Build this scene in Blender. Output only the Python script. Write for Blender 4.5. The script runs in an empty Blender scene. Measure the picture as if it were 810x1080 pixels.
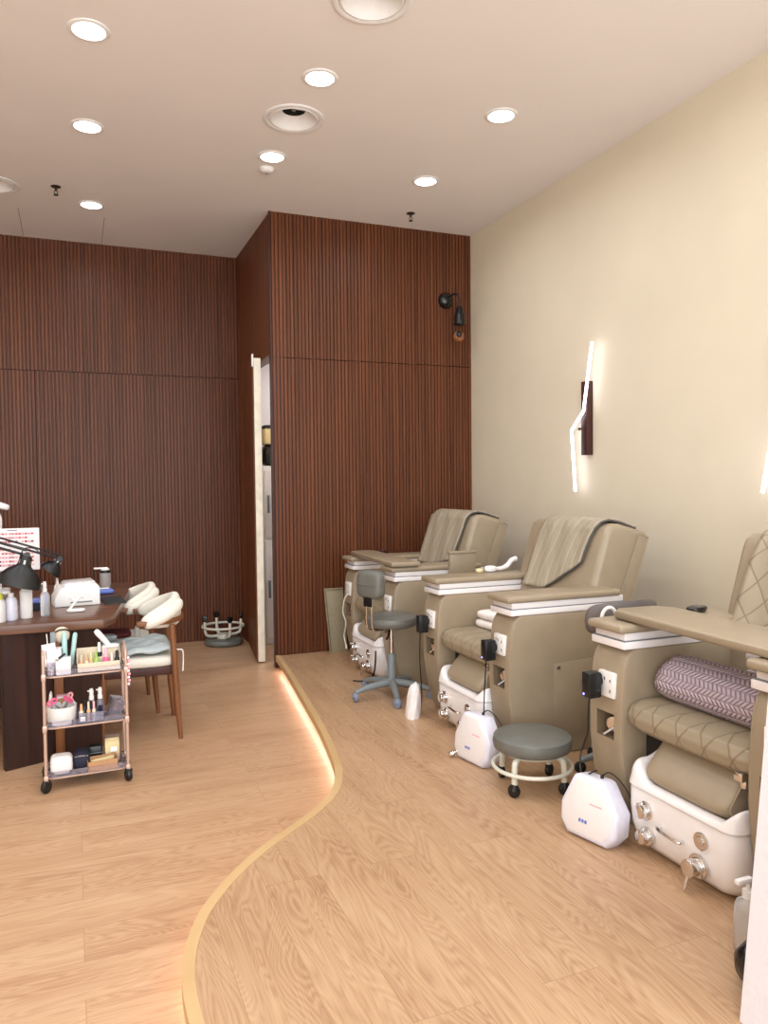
import bpy, bmesh, math, random
from mathutils import Matrix, Vector, Euler
random.seed(7)
PI = math.pi
SC = bpy.context.scene
COL = SC.collection
T = Matrix.Translation
def RX(a): return Matrix.Rotation(math.radians(a), 4, 'X')
def RY(a): return Matrix.Rotation(math.radians(a), 4, 'Y')
def RZ(a): return Matrix.Rotation(math.radians(a), 4, 'Z')

# ------------------------------------------------------------------ materials
def lin(c):
    return tuple(((v/255)/12.92 if v/255 <= .04045 else ((v/255+.055)/1.055)**2.4) for v in c) + (1,)

class NT:
    def __init__(s, name):
        s.m = bpy.data.materials.new(name); s.m.use_nodes = True
        s.t = s.m.node_tree; s.b = s.t.nodes['Principled BSDF']
    def n(s, typ, **kw):
        o = s.t.nodes.new(typ)
        for k, v in kw.items():
            if k.startswith('i_'): o.inputs[k[2:].replace('_', ' ')].default_value = v
            else: setattr(o, k, v)
        return o
    def l(s, a, b): s.t.links.new(a, b)
    def coords(s, scale=(1,1,1), kind='Object', rot=(0,0,0)):
        c = s.n('ShaderNodeTexCoord'); m = s.n('ShaderNodeMapping')
        m.inputs['Scale'].default_value = scale; m.inputs['Rotation'].default_value = rot
        s.l(c.outputs[kind], m.inputs['Vector']); return m.outputs['Vector']
    def math(s, op, a, b=None):
        o = s.n('ShaderNodeMath', operation=op)
        for i, v in enumerate((a, b)):
            if v is None: continue
            if hasattr(v, 'links'): s.l(v, o.inputs[i])
            else: o.inputs[i].default_value = v
        return o.outputs[0]
    def ramp(s, fac, stops):
        r = s.n('ShaderNodeValToRGB'); e = r.color_ramp.elements
        while len(e) < len(stops): e.new(.5)
        for q, (p, c) in zip(e, stops): q.position = p; q.color = c
        s.l(fac, r.inputs['Fac']); return r.outputs['Color']
    def bump(s, h, strength=.3, dist=.002):
        b = s.n('ShaderNodeBump'); b.inputs['Strength'].default_value = strength
        b.inputs['Distance'].default_value = dist
        s.l(h, b.inputs['Height']); s.l(b.outputs['Normal'], s.b.inputs['Normal'])

def plain(name, rgb, rough=.5, metal=0, var=.06, nscale=25, bump=0, spec=.5, coat=0):
    k = NT(name); c = lin(rgb)
    v = k.coords((nscale,)*3)
    no = k.n('ShaderNodeTexNoise'); no.inputs['Scale'].default_value = 1; no.inputs['Detail'].default_value = 4
    k.l(v, no.inputs['Vector'])
    lo = tuple(x*(1-var) for x in c[:3])+(1,); hi = tuple(min(1, x*(1+var)) for x in c[:3])+(1,)
    k.l(k.ramp(no.outputs['Fac'], [(.3, lo), (.7, hi)]), k.b.inputs['Base Color'])
    k.b.inputs['Roughness'].default_value = rough; k.b.inputs['Metallic'].default_value = metal
    k.b.inputs['Specular IOR Level'].default_value = spec; k.b.inputs['Coat Weight'].default_value = coat
    if bump: k.bump(no.outputs['Fac'], bump, .003)
    return k.m

def emit(name, rgb, strength):
    k = NT(name); k.b.inputs['Base Color'].default_value = (.8,.8,.8,1)
    k.b.inputs['Emission Color'].default_value = lin(rgb); k.b.inputs['Emission Strength'].default_value = strength
    return k.m

def glass(name, rgb, rough=.05, trans=.85, ior=1.3):
    k = NT(name); k.b.inputs['Base Color'].default_value = lin(rgb); k.b.inputs['Roughness'].default_value = rough
    k.b.inputs['Transmission Weight'].default_value = trans; k.b.inputs['IOR'].default_value = ior
    return k.m

def oak(name, along, rows=.19, c0=(232,196,158), c1=(208,164,124), c2=(176,128,92), seed=0.):
    k = NT(name)
    rot = (0,0,0) if along == 'X' else (0,0,PI/2)
    v = k.coords((1,1,1), rot=rot)
    br = k.n('ShaderNodeTexBrick'); br.offset = .37; br.inputs['Scale'].default_value = 1
    br.inputs['Brick Width'].default_value = 1.25; br.inputs['Row Height'].default_value = rows
    br.inputs['Mortar Size'].default_value = .0009; br.inputs['Mortar Smooth'].default_value = .3
    br.inputs['Color1'].default_value = (0,0,0,1); br.inputs['Color2'].default_value = (1,1,1,1); br.inputs['Mortar'].default_value = (.5,.5,.5,1)
    k.l(v, br.inputs['Vector'])
    # each board looks up its own piece of timber
    mulv = k.n('ShaderNodeVectorMath', operation='SCALE'); k.l(br.outputs['Color'], mulv.inputs[0]); mulv.inputs['Scale'].default_value = 13.7+seed
    add = k.n('ShaderNodeVectorMath', operation='ADD'); k.l(v, add.inputs[0]); k.l(mulv.outputs[0], add.inputs[1])
    st = k.n('ShaderNodeMapping'); st.inputs['Scale'].default_value = (.9, 6.0, 1); k.l(add.outputs[0], st.inputs['Vector'])
    n1 = k.n('ShaderNodeTexNoise'); n1.inputs['Scale'].default_value = 1.0; n1.inputs['Detail'].default_value = 2.5; n1.inputs['Distortion'].default_value = .5
    k.l(st.outputs[0], n1.inputs['Vector'])
    rings = k.math('FRACT', k.math('MULTIPLY', n1.outputs['Fac'], 34.))
    rings = k.math('ABSOLUTE', k.math('SUBTRACT', rings, .5))
    st2 = k.n('ShaderNodeMapping'); st2.inputs['Scale'].default_value = (2.6, 150, 1); k.l(add.outputs[0], st2.inputs['Vector'])
    n2 = k.n('ShaderNodeTexNoise'); n2.inputs['Scale'].default_value = 1; n2.inputs['Detail'].default_value = 5; k.l(st2.outputs[0], n2.inputs['Vector'])
    st3 = k.n('ShaderNodeMapping'); st3.inputs['Scale'].default_value = (1.1, 5, 1); k.l(add.outputs[0], st3.inputs['Vector'])
    n3 = k.n('ShaderNodeTexNoise'); n3.inputs['Scale'].default_value = 1.3; n3.inputs['Detail'].default_value = 3; k.l(st3.outputs[0], n3.inputs['Vector'])
    f = k.math('ADD', k.math('MULTIPLY', rings, .30), k.math('MULTIPLY', n2.outputs['Fac'], .42))
    f = k.math('ADD', f, k.math('MULTIPLY', n3.outputs['Fac'], .38))
    col = k.ramp(f, [(.30, lin(c2)), (.46, lin(c1)), (.64, lin(c0))])
    mix = k.n('ShaderNodeMix', data_type='RGBA', blend_type='MULTIPLY'); mix.inputs['Factor'].default_value = 1
    sh = k.ramp(br.outputs['Fac'], [(0, (1,1,1,1)), (1, (.62,.56,.5,1))])
    k.l(col, mix.inputs['A']); k.l(sh, mix.inputs['B'])
    k.l(mix.outputs['Result'], k.b.inputs['Base Color'])
    k.b.inputs['Roughness'].default_value = .36; k.b.inputs['Specular IOR Level'].default_value = .42
    k.bump(f, .12, .001)
    return k.m

def timber(name, a, b, scale=(60,60,1.2), rough=.4, spec=.4):
    k = NT(name); v = k.coords(scale)
    n = k.n('ShaderNodeTexNoise'); n.inputs['Scale'].default_value = 1; n.inputs['Detail'].default_value = 5; n.inputs['Distortion'].default_value = .2
    k.l(v, n.inputs['Vector'])
    k.l(k.ramp(n.outputs['Fac'], [(.28, lin(a)), (.72, lin(b))]), k.b.inputs['Base Color'])
    k.b.inputs['Roughness'].default_value = rough; k.b.inputs['Specular IOR Level'].default_value = spec
    k.bump(n.outputs['Fac'], .08, .001)
    return k.m

def quilt(name, rgb, stitch, nu, nv, kind='diamond', rough=.45):
    """padded leather; stitching follows the mesh's own UV"""
    k = NT(name); c = k.n('ShaderNodeTexCoord'); sp = k.n('ShaderNodeSeparateXYZ'); k.l(c.outputs['UV'], sp.inputs[0])
    u = k.math('MULTIPLY', sp.outputs[0], nu*PI); v = k.math('MULTIPLY', sp.outputs[1], nv*PI)
    if kind == 'diamond':
        a = k.math('ABSOLUTE', k.math('SINE', k.math('ADD', u, v))); b = k.math('ABSOLUTE', k.math('SINE', k.math('SUBTRACT', u, v)))
        h = k.math('MINIMUM', a, b)
    else:   # long wavy channels crossed by fine diagonals
        w = k.math('ADD', u, k.math('MULTIPLY', k.math('SINE', k.math('MULTIPLY', v, .35)), .8))
        a = k.math('ABSOLUTE', k.math('SINE', w))
        d = k.math('ABSOLUTE', k.math('SINE', k.math('ADD', u, v)))
        h = k.math('MINIMUM', a, k.math('ADD', k.math('MULTIPLY', d, 1.), .12))
    s = k.math('POWER', h, .45)
    col = k.ramp(h, [(0.0, lin(stitch)), (.07, lin(stitch)), (.16, lin(rgb)), (1, lin(rgb))])
    k.l(col, k.b.inputs['Base Color']); k.b.inputs['Roughness'].default_value = rough
    k.bump(s, .45, .004)
    return k.m

def knit(name, lo, hi, nu, nv):
    k = NT(name); c = k.n('ShaderNodeTexCoord'); sp = k.n('ShaderNodeSeparateXYZ'); k.l(c.outputs['UV'], sp.inputs[0])
    u = k.math('MULTIPLY', sp.outputs[0], nu); v = k.math('MULTIPLY', sp.outputs[1], nv)
    tri = k.math('ABSOLUTE', k.math('SUBTRACT', k.math('FRACT', u), .5))       # zigzag columns
    par = k.math('FRACT', k.math('ADD', v, k.math('MULTIPLY', tri, 1.9)))
    strand = k.math('SINE', k.math('MULTIPLY', par, PI))
    edge = k.math('SINE', k.math('MULTIPLY', k.math('FRACT', k.math('MULTIPLY', u, 2.)), PI))
    h = k.math('MINIMUM', strand, k.math('ADD', k.math('MULTIPLY', edge, .9), .25))
    k.l(k.ramp(h, [(.1, lin(lo)), (.6, lin(hi))]), k.b.inputs['Base Color'])
    k.b.inputs['Roughness'].default_value = .9
    k.bump(h, 1., .008)
    return k.m

M = {}
M['floor'] = oak('oak_floor', 'X', c0=(199,164,132), c1=(188,150,117), c2=(166,126,95))
M['deck'] = oak('oak_platform', 'Y', c0=(193,159,126), c1=(180,144,111), c2=(156,118,88), seed=3.)
M['curb'] = timber('ash_edging', (192,158,112), (204,172,128), (3,3,30), .45)
M['ceil'] = plain('ceiling_paint', (238,230,226), .9, var=.015, nscale=2)
M['plaster'] = plain('cream_plaster', (222,210,188), .75, var=.03, nscale=1.7, bump=.04, spec=.3)
M['white_wall'] = plain('white_wall_paint', (220,215,220), .8, var=.02, nscale=60, bump=.5)
M['slat'] = timber('walnut_slats', (72,36,18), (118,66,37), (75,75,.8), .42, .32)
M['slat_dark'] = timber('walnut_trim', (52,24,20), (76,40,32), (40,40,1.5), .5)
M['leather'] = plain('taupe_leather', (155,139,117), .36, var=.05, nscale=11, bump=.3)
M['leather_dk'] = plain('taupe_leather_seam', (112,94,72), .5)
M['leather_q'] = quilt('quilted_seat_leather', (152,138,115), (130,114,92), 5, 1.5)
M['cover_far'] = quilt('quilted_cover_wavy', (166,154,134), (200,190,170), 8, 9, 'wave')
M['cover_near'] = quilt('quilted_cover_diamond', (166,152,130), (140,124,100), 4.2, 5.6)
M['cover_edge'] = plain('cover_grey_binding', (84,78,76), .7)
M['white_pl'] = plain('white_gloss_plastic', (238,232,232), .22, var=.01, coat=.3)
M['white_mat'] = plain('white_plastic', (236,232,230), .45, var=.02)
M['white_soft'] = plain('white_cloth', (236,228,226), .95, var=.04, nscale=40, bump=.3)
M['fog_pl'] = plain('wrapped_white_plastic', (228,226,240), .25, var=.05, nscale=35, bump=.25)
M['chrome'] = plain('chrome', (225,222,220), .12, 1, var=.01)
M['steel'] = plain('brushed_steel', (180,178,176), .3, 1, var=.03)
M['black'] = plain('black_plastic', (20,20,22), .35, var=.1)
M['black_gl'] = plain('black_gloss', (14,14,16), .25, var=.1, coat=.2)
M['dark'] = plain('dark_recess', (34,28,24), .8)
M['grey_pad'] = plain('grey_vinyl', (104,104,98), .4, var=.08, nscale=14, bump=.15)
M['plum_pad'] = plain('grey_brown_vinyl', (98,90,88), .55, var=.06)
M['grey_pl'] = plain('grey_plastic', (122,128,130), .45, var=.03)
M['blue_grey'] = plain('blue_grey_rubber', (122,132,152), .5)
M['cream_metal'] = plain('cream_enamel', (214,210,196), .35)
M['rib'] = M['slat']
M['lilac'] = knit('lilac_knit', (150,130,143), (200,182,194), 13, 24)
M['cream_knit'] = knit('cream_knit', (196,184,180), (236,228,224), 7, 9)
M['navy'] = plain('navy_cloth', (34,34,52), .8)
M['red_dark'] = plain('dark_red_cloth', (92,28,36), .7)
M['table'] = timber('walnut_laminate', (78,50,38), (128,90,70), (2.2,30,30), .3)
M['table_leg'] = timber('dark_walnut_laminate', (36,18,14), (62,34,26), (30,30,1.5), .45)
M['teak'] = timber('teak', (104,62,36), (142,92,56), (30,30,3), .4)
M['boucle'] = plain('cream_upholstery', (226,220,208), .85, var=.05, nscale=120, bump=.4)
M['sheet'] = plain('pale_blue_plastic_sheet', (178,188,190), .35, var=.08, nscale=18, bump=.5)
M['clear'] = glass('clear_acrylic', (246,243,250), .05, .95, 1.15)
M['clear_blue'] = glass('smoky_acrylic', (206,204,222), .12, .75, 1.25)
M['liquid'] = glass('clear_bottle', (240,240,242), .1, .7, 1.3)
M['rose'] = plain('rose_gold_enamel', (196,168,154), .3, .35, var=.03)
M['pink'] = plain('pink', (226,92,138), .35)
M['pale_pink'] = plain('pale_pink', (232,182,190), .4)
M['green'] = plain('lime_green', (150,190,96), .35)
M['mint'] = plain('mint', (170,206,204), .4)
M['orange'] = plain('peach', (222,170,128), .4)
M['beige'] = plain('beige', (220,204,180), .5)
M['kraft'] = plain('kraft_card', (186,140,100), .8)
M['card'] = plain('cream_card', (232,212,160), .7)
M['yellow'] = plain('yellow_cap', (214,222,90), .4)
M['blue'] = plain('blue_packet', (92,112,190), .4)
M['red'] = plain('red_ink', (214,96,100), .6)
M['red2'] = plain('rose_ink', (232,164,170), .6)
M['red3'] = plain('maroon_ink', (130,26,40), .6)
M['paper'] = plain('white_card', (240,234,236), .6, var=.01)
M['grey_ink'] = plain('grey_ink', (120,118,122), .6)
M['mat_bl'] = plain('black_mat', (40,38,40), .7)
M['board'] = plain('beige_board', (150,138,112), .6, var=.05)
M['peel'] = plain('peeling_white_paint', (236,226,206), .6, var=.09, nscale=14, bump=.4)
M['amber'] = plain('amber_bulb', (150,96,60), .2, var=.2)
M['lens'] = emit('downlight_lens', (255,250,246), 9)
M['led'] = emit('white_led_tube', (240,238,255), 7)
M['strip'] = emit('warm_led_strip', (255,226,214), 12)
M['blue_led'] = emit('blue_led', (120,130,255), 3)
M['sprink'] = plain('sprinkler_metal', (70,60,54), .4, .6)

# ------------------------------------------------------------------ mesh builder
class MB:
    def __init__(s, X=None):
        s.bm = bmesh.new(); s.uv = s.bm.loops.layers.uv.new('UVMap'); s.mi = 0; s.X = X or Matrix.Identity(4)
    def add(s, t, X=None):
        if X is not None: bmesh.ops.transform(t, matrix=X, verts=t.verts)
        bmesh.ops.transform(t, matrix=s.X, verts=t.verts)
        for f in t.faces: f.material_index = s.mi
        me = bpy.data.meshes.new('t'); t.to_mesh(me); t.free(); s.bm.from_mesh(me); bpy.data.meshes.remove(me)
        return s
    def box(s, x0, x1, y0, y1, z0, z1, bev=0, seg=2, X=None):
        t = bmesh.new(); bmesh.ops.create_cube(t, size=1)
        for v in t.verts: v.co = Vector(((x0+x1)/2+v.co.x*(x1-x0), (y0+y1)/2+v.co.y*(y1-y0), (z0+z1)/2+v.co.z*(z1-z0)))
        if bev: bmesh.ops.bevel(t, geom=t.edges[:], offset=bev, segments=seg, affect='EDGES', profile=.5)
        return s.add(t, X)
    def cyl(s, p, q, r, r2=None, n=20, bev=0, X=None):
        p = Vector(p); q = Vector(q); d = q-p; t = bmesh.new()
        bmesh.ops.create_cone(t, cap_ends=True, segments=n, radius1=r, radius2=r if r2 is None else r2, depth=d.length)
        if bev: bmesh.ops.bevel(t, geom=[e for e in t.edges if len(e.link_faces) == 2 and any(len(f.verts) > 4 for f in e.link_faces)], offset=bev, segments=2, affect='EDGES', profile=.5)
        R = d.to_track_quat('Z', 'Y').to_matrix().to_4x4()
        bmesh.ops.transform(t, matrix=T((p+q)/2) @ R, verts=t.verts)
        return s.add(t, X)
    def tube(s, pts, r, n=8, closed=False, X=None):
        pts = [Vector(p) for p in pts]; N = len(pts); rs = list(r) if isinstance(r, (list, tuple)) else [r]*N
        if len(rs) != N:
            k_ = len(rs)-1; rs = [rs[min(int(i/(N-1)*k_), k_-1)]*(1-(i/(N-1)*k_-min(int(i/(N-1)*k_), k_-1)))+rs[min(int(i/(N-1)*k_), k_-1)+1]*(i/(N-1)*k_-min(int(i/(N-1)*k_), k_-1)) for i in range(N)]
        t = bmesh.new(); rings = []; up = None
        for i, p in enumerate(pts):
            a = pts[i-1] if (i or closed) else pts[i]; b = pts[(i+1) % N] if (i < N-1 or closed) else pts[i]
            d = (b-a).normalized()
            if up is None:
                up = Vector((0,0,1)) if abs(d.z) < .9 else Vector((1,0,0))
            u = (up - d*up.dot(d)).normalized(); up = u; w = d.cross(u)
            rings.append([t.verts.new(p + (u*math.cos(2*PI*k/n) + w*math.sin(2*PI*k/n))*rs[i]) for k in range(n)])
        for i in range(N if closed else N-1):
            A = rings[i]; B = rings[(i+1) % N]
            for k in range(n): t.faces.new((A[k], A[(k+1) % n], B[(k+1) % n], B[k]))
        if not closed:
            t.faces.new(rings[0][::-1]); t.faces.new(rings[-1])
        bmesh.ops.recalc_face_normals(t, faces=t.faces)
        return s.add(t, X)
    def lathe(s, prof, n=24, c=(0,0,0), X=None):
        t = bmesh.new(); rings = []
        for r, z in prof:
            if r < 1e-5: rings.append([t.verts.new((c[0], c[1], c[2]+z))])
            else: rings.append([t.verts.new((c[0]+r*math.cos(2*PI*k/n), c[1]+r*math.sin(2*PI*k/n), c[2]+z)) for k in range(n)])
        for A, B in zip(rings, rings[1:]):
            for k in range(n):
                q = [A[k % len(A)], A[(k+1) % len(A)], B[(k+1) % len(B)], B[k % len(B)]]
                u = []
                for v in q:
                    if v not in u: u.append(v)
                if len(u) >= 3: t.faces.new(u)
        bmesh.ops.recalc_face_normals(t, faces=t.faces)
        return s.add(t, X)
    def prism(s, poly, a, b, axis='Z', bev=0, seg=2, X=None):
        """polygon in the plane normal to axis, extruded from a to b (axis Y: poly is x,z; axis X: poly is y,z)"""
        def P(p, h): return {'Z': (p[0], p[1], h), 'Y': (p[0], h, p[1]), 'X': (h, p[0], p[1])}[axis]
        t = bmesh.new(); A = [t.verts.new(P(p, a)) for p in poly]; B = [t.verts.new(P(p, b)) for p in poly]; n = len(poly)
        t.faces.new(A); t.faces.new(B[::-1])
        for i in range(n): t.faces.new((A[i], B[i], B[(i+1) % n], A[(i+1) % n]))
        bmesh.ops.recalc_face_normals(t, faces=t.faces)
        if bev:
            caps = {e for f in t.faces if len(f.verts) == n and n > 4 for e in f.edges} if n > 4 else set(t.edges)
            bmesh.ops.bevel(t, geom=list(caps), offset=bev, segments=seg, affect='EDGES', profile=.5)
        return s.add(t, X)
    def surf(s, f, nu, nv, X=None, closeu=False):
        t = bmesh.new(); uv = t.loops.layers.uv.new('UVMap')
        V = [[t.verts.new(f(i/nu, j/nv)) for j in range(nv+1)] for i in range(nu if closeu else nu+1)]
        for i in range(nu):
            for j in range(nv):
                i2 = (i+1) % len(V)
                fc = t.faces.new((V[i][j], V[i2][j], V[i2][j+1], V[i][j+1]))
                for lp, (a, b) in zip(fc.loops, ((i,j),(i+1,j),(i+1,j+1),(i,j+1))): lp[uv].uv = (a/nu, b/nv)
        return s.add(t, X)
    def sell(s, c, d, e1=.35, e2=.35, n=28, m=16, X=None):
        """super-ellipsoid cushion, half sizes d"""
        def sg(v, e): return math.copysign(abs(v)**e, v)
        def f(u, v):
            th = u*2*PI; ph = (v-.5)*PI
            return (c[0]+d[0]*sg(math.cos(ph), e1)*sg(math.cos(th), e2), c[1]+d[1]*sg(math.cos(ph), e1)*sg(math.sin(th), e2), c[2]+d[2]*sg(math.sin(ph), e1))
        s.surf(f, n, m, X, closeu=True); return s
    def build(s, name, mat, parent=None, smooth=40, loc=None, weld=True):
        if weld: bmesh.ops.remove_doubles(s.bm, verts=s.bm.verts, dist=1e-5)
        if loc is not None: bmesh.ops.translate(s.bm, verts=s.bm.verts, vec=-Vector(loc))
        me = bpy.data.meshes.new(name); s.bm.to_mesh(me); s.bm.free()
        for m in (mat if isinstance(mat, (list, tuple)) else [mat]): me.materials.append(m)
        if smooth:
            me.shade_smooth(); me.set_sharp_from_angle(angle=math.radians(smooth))
        o = bpy.data.objects.new(name, me); COL.objects.link(o)
        if parent: o.parent = parent
        if loc is not None: o.location = loc
        return o

def solid(o, t, off=1):
    m = o.modifiers.new('thickness', 'SOLIDIFY'); m.thickness = t; m.offset = off; return o
def tag(o, label, cat, group=None, kind=None):
    o['label'] = label; o['category'] = cat
    if group: o['group'] = group
    if kind: o['kind'] = kind
    return o
def thing(name, label, cat, loc=(0,0,0), rz=0, group=None):
    o = bpy.data.objects.new(name, None); COL.objects.link(o); o.empty_display_size = .1
    o.location = loc; o.rotation_euler = (0, 0, math.radians(rz))
    return tag(o, label, cat, group)
def struct(o): o['kind'] = 'structure'; return o
KIDS = {}
def copy_tree(o, parent=None):
    c = o.copy(); COL.objects.link(c)
    if parent: c.parent = parent
    for ch in [q for q in bpy.data.objects if q.parent == o]: copy_tree(ch, c)
    return c
def dup(o, loc, rz=None, label=None, group=None):
    c = copy_tree(o); c.location = loc
    if rz is not None: c.rotation_euler = (0, 0, math.radians(rz))
    if label: c['label'] = label
    if group: c['group'] = group
    return c
def cat_rom(P, k=8):
    out = []
    for i in range(len(P)-1):
        p0 = Vector(P[max(i-1, 0)]); p1 = Vector(P[i]); p2 = Vector(P[i+1]); p3 = Vector(P[min(i+2, len(P)-1)])
        for j in range(k):
            t = j/k
            out.append(.5*((2*p1)+(p2-p0)*t+(2*p0-5*p1+4*p2-p3)*t*t+(3*p1-p0-3*p2+p3)*t**3))
    out.append(Vector(P[-1])); return out

# ------------------------------------------------------------------ camera
H = 1.45
yaw, pitch, roll = .38502, .037255, -.010581
cy, sy, cp, sp = math.cos(yaw), math.sin(yaw), math.cos(pitch), math.sin(pitch)
fw = Vector((sy*cp, cy*cp, -sp)); r0 = Vector((cy, -sy, 0)); u0 = r0.cross(fw)
rr = math.cos(roll)*r0 + math.sin(roll)*u0; uu = rr.cross(fw)
cam = bpy.data.cameras.new('camera'); co = bpy.data.objects.new('camera', cam); COL.objects.link(co)
mw = Matrix((rr, uu, -fw)).transposed().to_4x4(); mw.translation = (0, 0, H); co.matrix_world = mw
cam.sensor_fit = 'VERTICAL'; cam.sensor_height = 36; cam.lens = 808.92*36/1080; cam.clip_start = .02
SC.camera = co

# ------------------------------------------------------------------ the setting
CZ = 3.567; XR = 3.22; XL = -2.6; YP = 5.9; YB = 7.25; YF = -2.4; PZ = .1; PX = 1.463; DZ = 2.445
struct(MB().box(XL-.1, XR+.12, YF, YB+.15, -.12, 0).build('floor', M['floor'], smooth=0))

# ceiling with round cut-outs is not needed: fittings sit on its face
VENTS = [(1.238, 4.38), (1.265, 3.2), (-.47, 6.05)]
def drilled(holes, r):
    o = MB().box(XL-.1, XR+.12, YF, YB+.15, CZ, CZ+.14).build('ceiling', M['ceil'], smooth=0)
    m = MB()
    for x, y in holes: m.cyl((x, y, CZ-.05), (x, y, CZ+.12), r, n=44)
    c = m.build('cutter', M['ceil'], smooth=0)
    b = o.modifiers.new('holes', 'BOOLEAN'); b.object = c; b.operation = 'DIFFERENCE'; b.solver = 'EXACT'
    dg = bpy.context.evaluated_depsgraph_get(); me = bpy.data.meshes.new_from_object(o.evaluated_get(dg))
    o.modifiers.clear(); o.data = me; bpy.data.objects.remove(c); me.name = 'ceiling'; return o
struct(drilled(VENTS, .15))
struct(MB().box(XR, XR+.12, YF, YB+.15, 0, CZ).build('wall_right', M['plaster'], smooth=0))
struct(MB().box(XL-.1, XL, YF, YB+.15, 0, CZ).build('wall_left', M['plaster'], smooth=0))
# access hatch outline in the ceiling
h = MB()
for a in ((-.336, -.332, 6.5, 7.22), (.28, .284, 6.5, 7.22), (-.336, .284, 7.216, 7.22)): h.box(a[0], a[1], a[2], a[3], CZ-.0015, CZ+.01)
struct(h.build('trim_4', plain('hatch_gap', (150,138,130), .9), smooth=0))

def ribs(m, p, d, length, z0, z1, nrm, pitch=.03, deep=.012, back=.03):
    """fluted panel: cross-section swept upward. p start, d direction, nrm outward"""
    p = Vector((p[0], p[1], 0)); d = Vector((d[0], d[1], 0)).normalized(); nrm = Vector((nrm[0], nrm[1], 0)).normalized()
    prof = []; n = max(1, round(length/pitch)); w = length/n
    for i in range(n):
        for a, b in ((.0, -deep), (.2, -deep), (.24, -.002), (.34, 0), (.86, 0), (.96, -.002)): prof.append((i*w+a*w, b))
    prof.append((length, -deep)); prof += [(length, -back), (0, -back)]
    t = bmesh.new()
    A = [t.verts.new(p+d*a+nrm*b+Vector((0,0,z0))) for a, b in prof]; B = [t.verts.new(p+d*a+nrm*b+Vector((0,0,z1))) for a, b in prof]
    k = len(prof); t.faces.new(A); t.faces.new(B)
    for i in range(k): t.faces.new((A[i], A[(i+1) % k], B[(i+1) % k], B[i]))
    bmesh.ops.recalc_face_normals(t, faces=t.faces)
    m.add(t)
# rear wall: upper run, lower-left run, flush door, lower-right run
m = MB().box(XL, 1.5, YB, YB+.12, 0, CZ)
ribs(m, (XL, YB-.03), (1,0), PX-XL, DZ+.004, CZ, (0,-1))
ribs(m, (XL, YB-.03), (1,0), -.278-XL, 0, DZ-.004, (0,-1))
ribs(m, (.712, YB-.022), (1,0), PX-.712, 0, DZ-.004, (0,-1))
struct(m.build('wall_back', M['slat'], smooth=30, weld=False))
m = MB(); ribs(m, (-.272, YB-.032), (1,0), .972, 0.006, DZ-.006, (0,-1)); struct(m.build('door_1', M['slat'], smooth=30, weld=False))
# projecting room: front face
m = MB().box(PX+.04, XR, YP+.031, YP+.12, 0, CZ)
ribs(m, (PX, YP), (1,0), XR-PX, DZ+.003, CZ, (0,-1))
ribs(m, (PX, YP), (1,0), XR-PX, 0, DZ-.003, (0,-1))
m.mi = 1; m.box(PX-.012, PX+.002, YP-.006, YP+.012, 0, CZ, .002)
struct(m.build('wall_front_panel', [M['slat'], M['slat_dark']], smooth=30, weld=False))
bpy.data.objects['wall_front_panel'].name = 'wall_partition'
# its left flank, with the doorway
m = MB().box(PX+.031, PX+.1, YP+.09, YB, DZ+.03, CZ)
ribs(m, (PX, YP+.012), (0,1), YB-YP-.04, DZ+.03, CZ, (-1,0))
ribs(m, (PX, 6.95), (0,1), YB-6.95-.03, 0, DZ+.03, (-1,0))
m.mi = 1
m.box(PX-.008, PX+.1, YP+.006, YP+.06, 0, DZ+.03, .003)          # jamb beside the corner
struct(m.build('wall_return', [M['slat'], M['slat_dark']], smooth=30, weld=False))
# back room seen through the gap
m = MB().box(PX+.06, XR, YB-.02, YB, 0, CZ).box(PX+.031, XR, YP+.12, YB, 2.75, 2.85).box(PX+.1, XR, YP+.12, YP+.13, 0, 2.75)
struct(m.build('wall_storeroom', M['white_wall'], smooth=0))
# door leaf standing ajar
lf = Matrix.Translation((1.352, 6.113, 0)) @ RZ(-math.degrees(math.atan2(.105, .82)))
d2 = MB(lf); d2.box(.012, .068, 0, .825, .012, DZ+.02, .003)
dl = struct(d2.build('door_2', M['peel']))
m = MB(lf); ribs(m, (0, .004), (0,1), .82, .012, DZ+.045, (-1,0), back=.014); m.build('door_facing', M['slat'], dl, smooth=30, weld=False)
m = MB(lf).box(-.004, .01, -.004, .006, DZ-.05, DZ+.05, .002); m.build('door_corner', M['white_mat'], dl)

# raised platform with its S-shaped edge
edge = [(1.452, 5.89), (1.395, 5.33), (1.329, 4.79), (1.239, 4.082), (1.15, 3.555), (1.086, 3.317), (.988, 3.127), (.835, 2.967), (.64, 2.801),
        (.484, 2.639), (.359, 2.463), (.294, 2.321), (.252, 2.167), (.238, 2.002), (.252, 1.8), (.32, 1.5), (.45, 1.2), (.6, .9), (.72, .5), (.78, 0), (.8, -1.0), (.8, -2.2)]
E2 = cat_rom([(a, b, 0) for a, b in edge], 8)
nrm = []
for i in range(len(E2)):
    d = (E2[min(i+1, len(E2)-1)] - E2[max(i-1, 0)]).normalized(); nrm.append(Vector((-d.y, d.x, 0)))      # into the platform
inn = [p + n*.036 for p, n in zip(E2, nrm)]
rec = [p + n*.05 for p, n in zip(E2, nrm)]
struct(MB().prism([(p.x, p.y) for p in inn]+[(XR, -2.2), (XR, 5.89)], PZ-.05, PZ).build('platform', M['deck'], smooth=0))
struct(MB().prism([(p.x, p.y) for p in rec]+[(XR, -2.2), (XR, 5.89)], 0, PZ-.05).build('platform_base', M['white_wall'], smooth=0))
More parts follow.
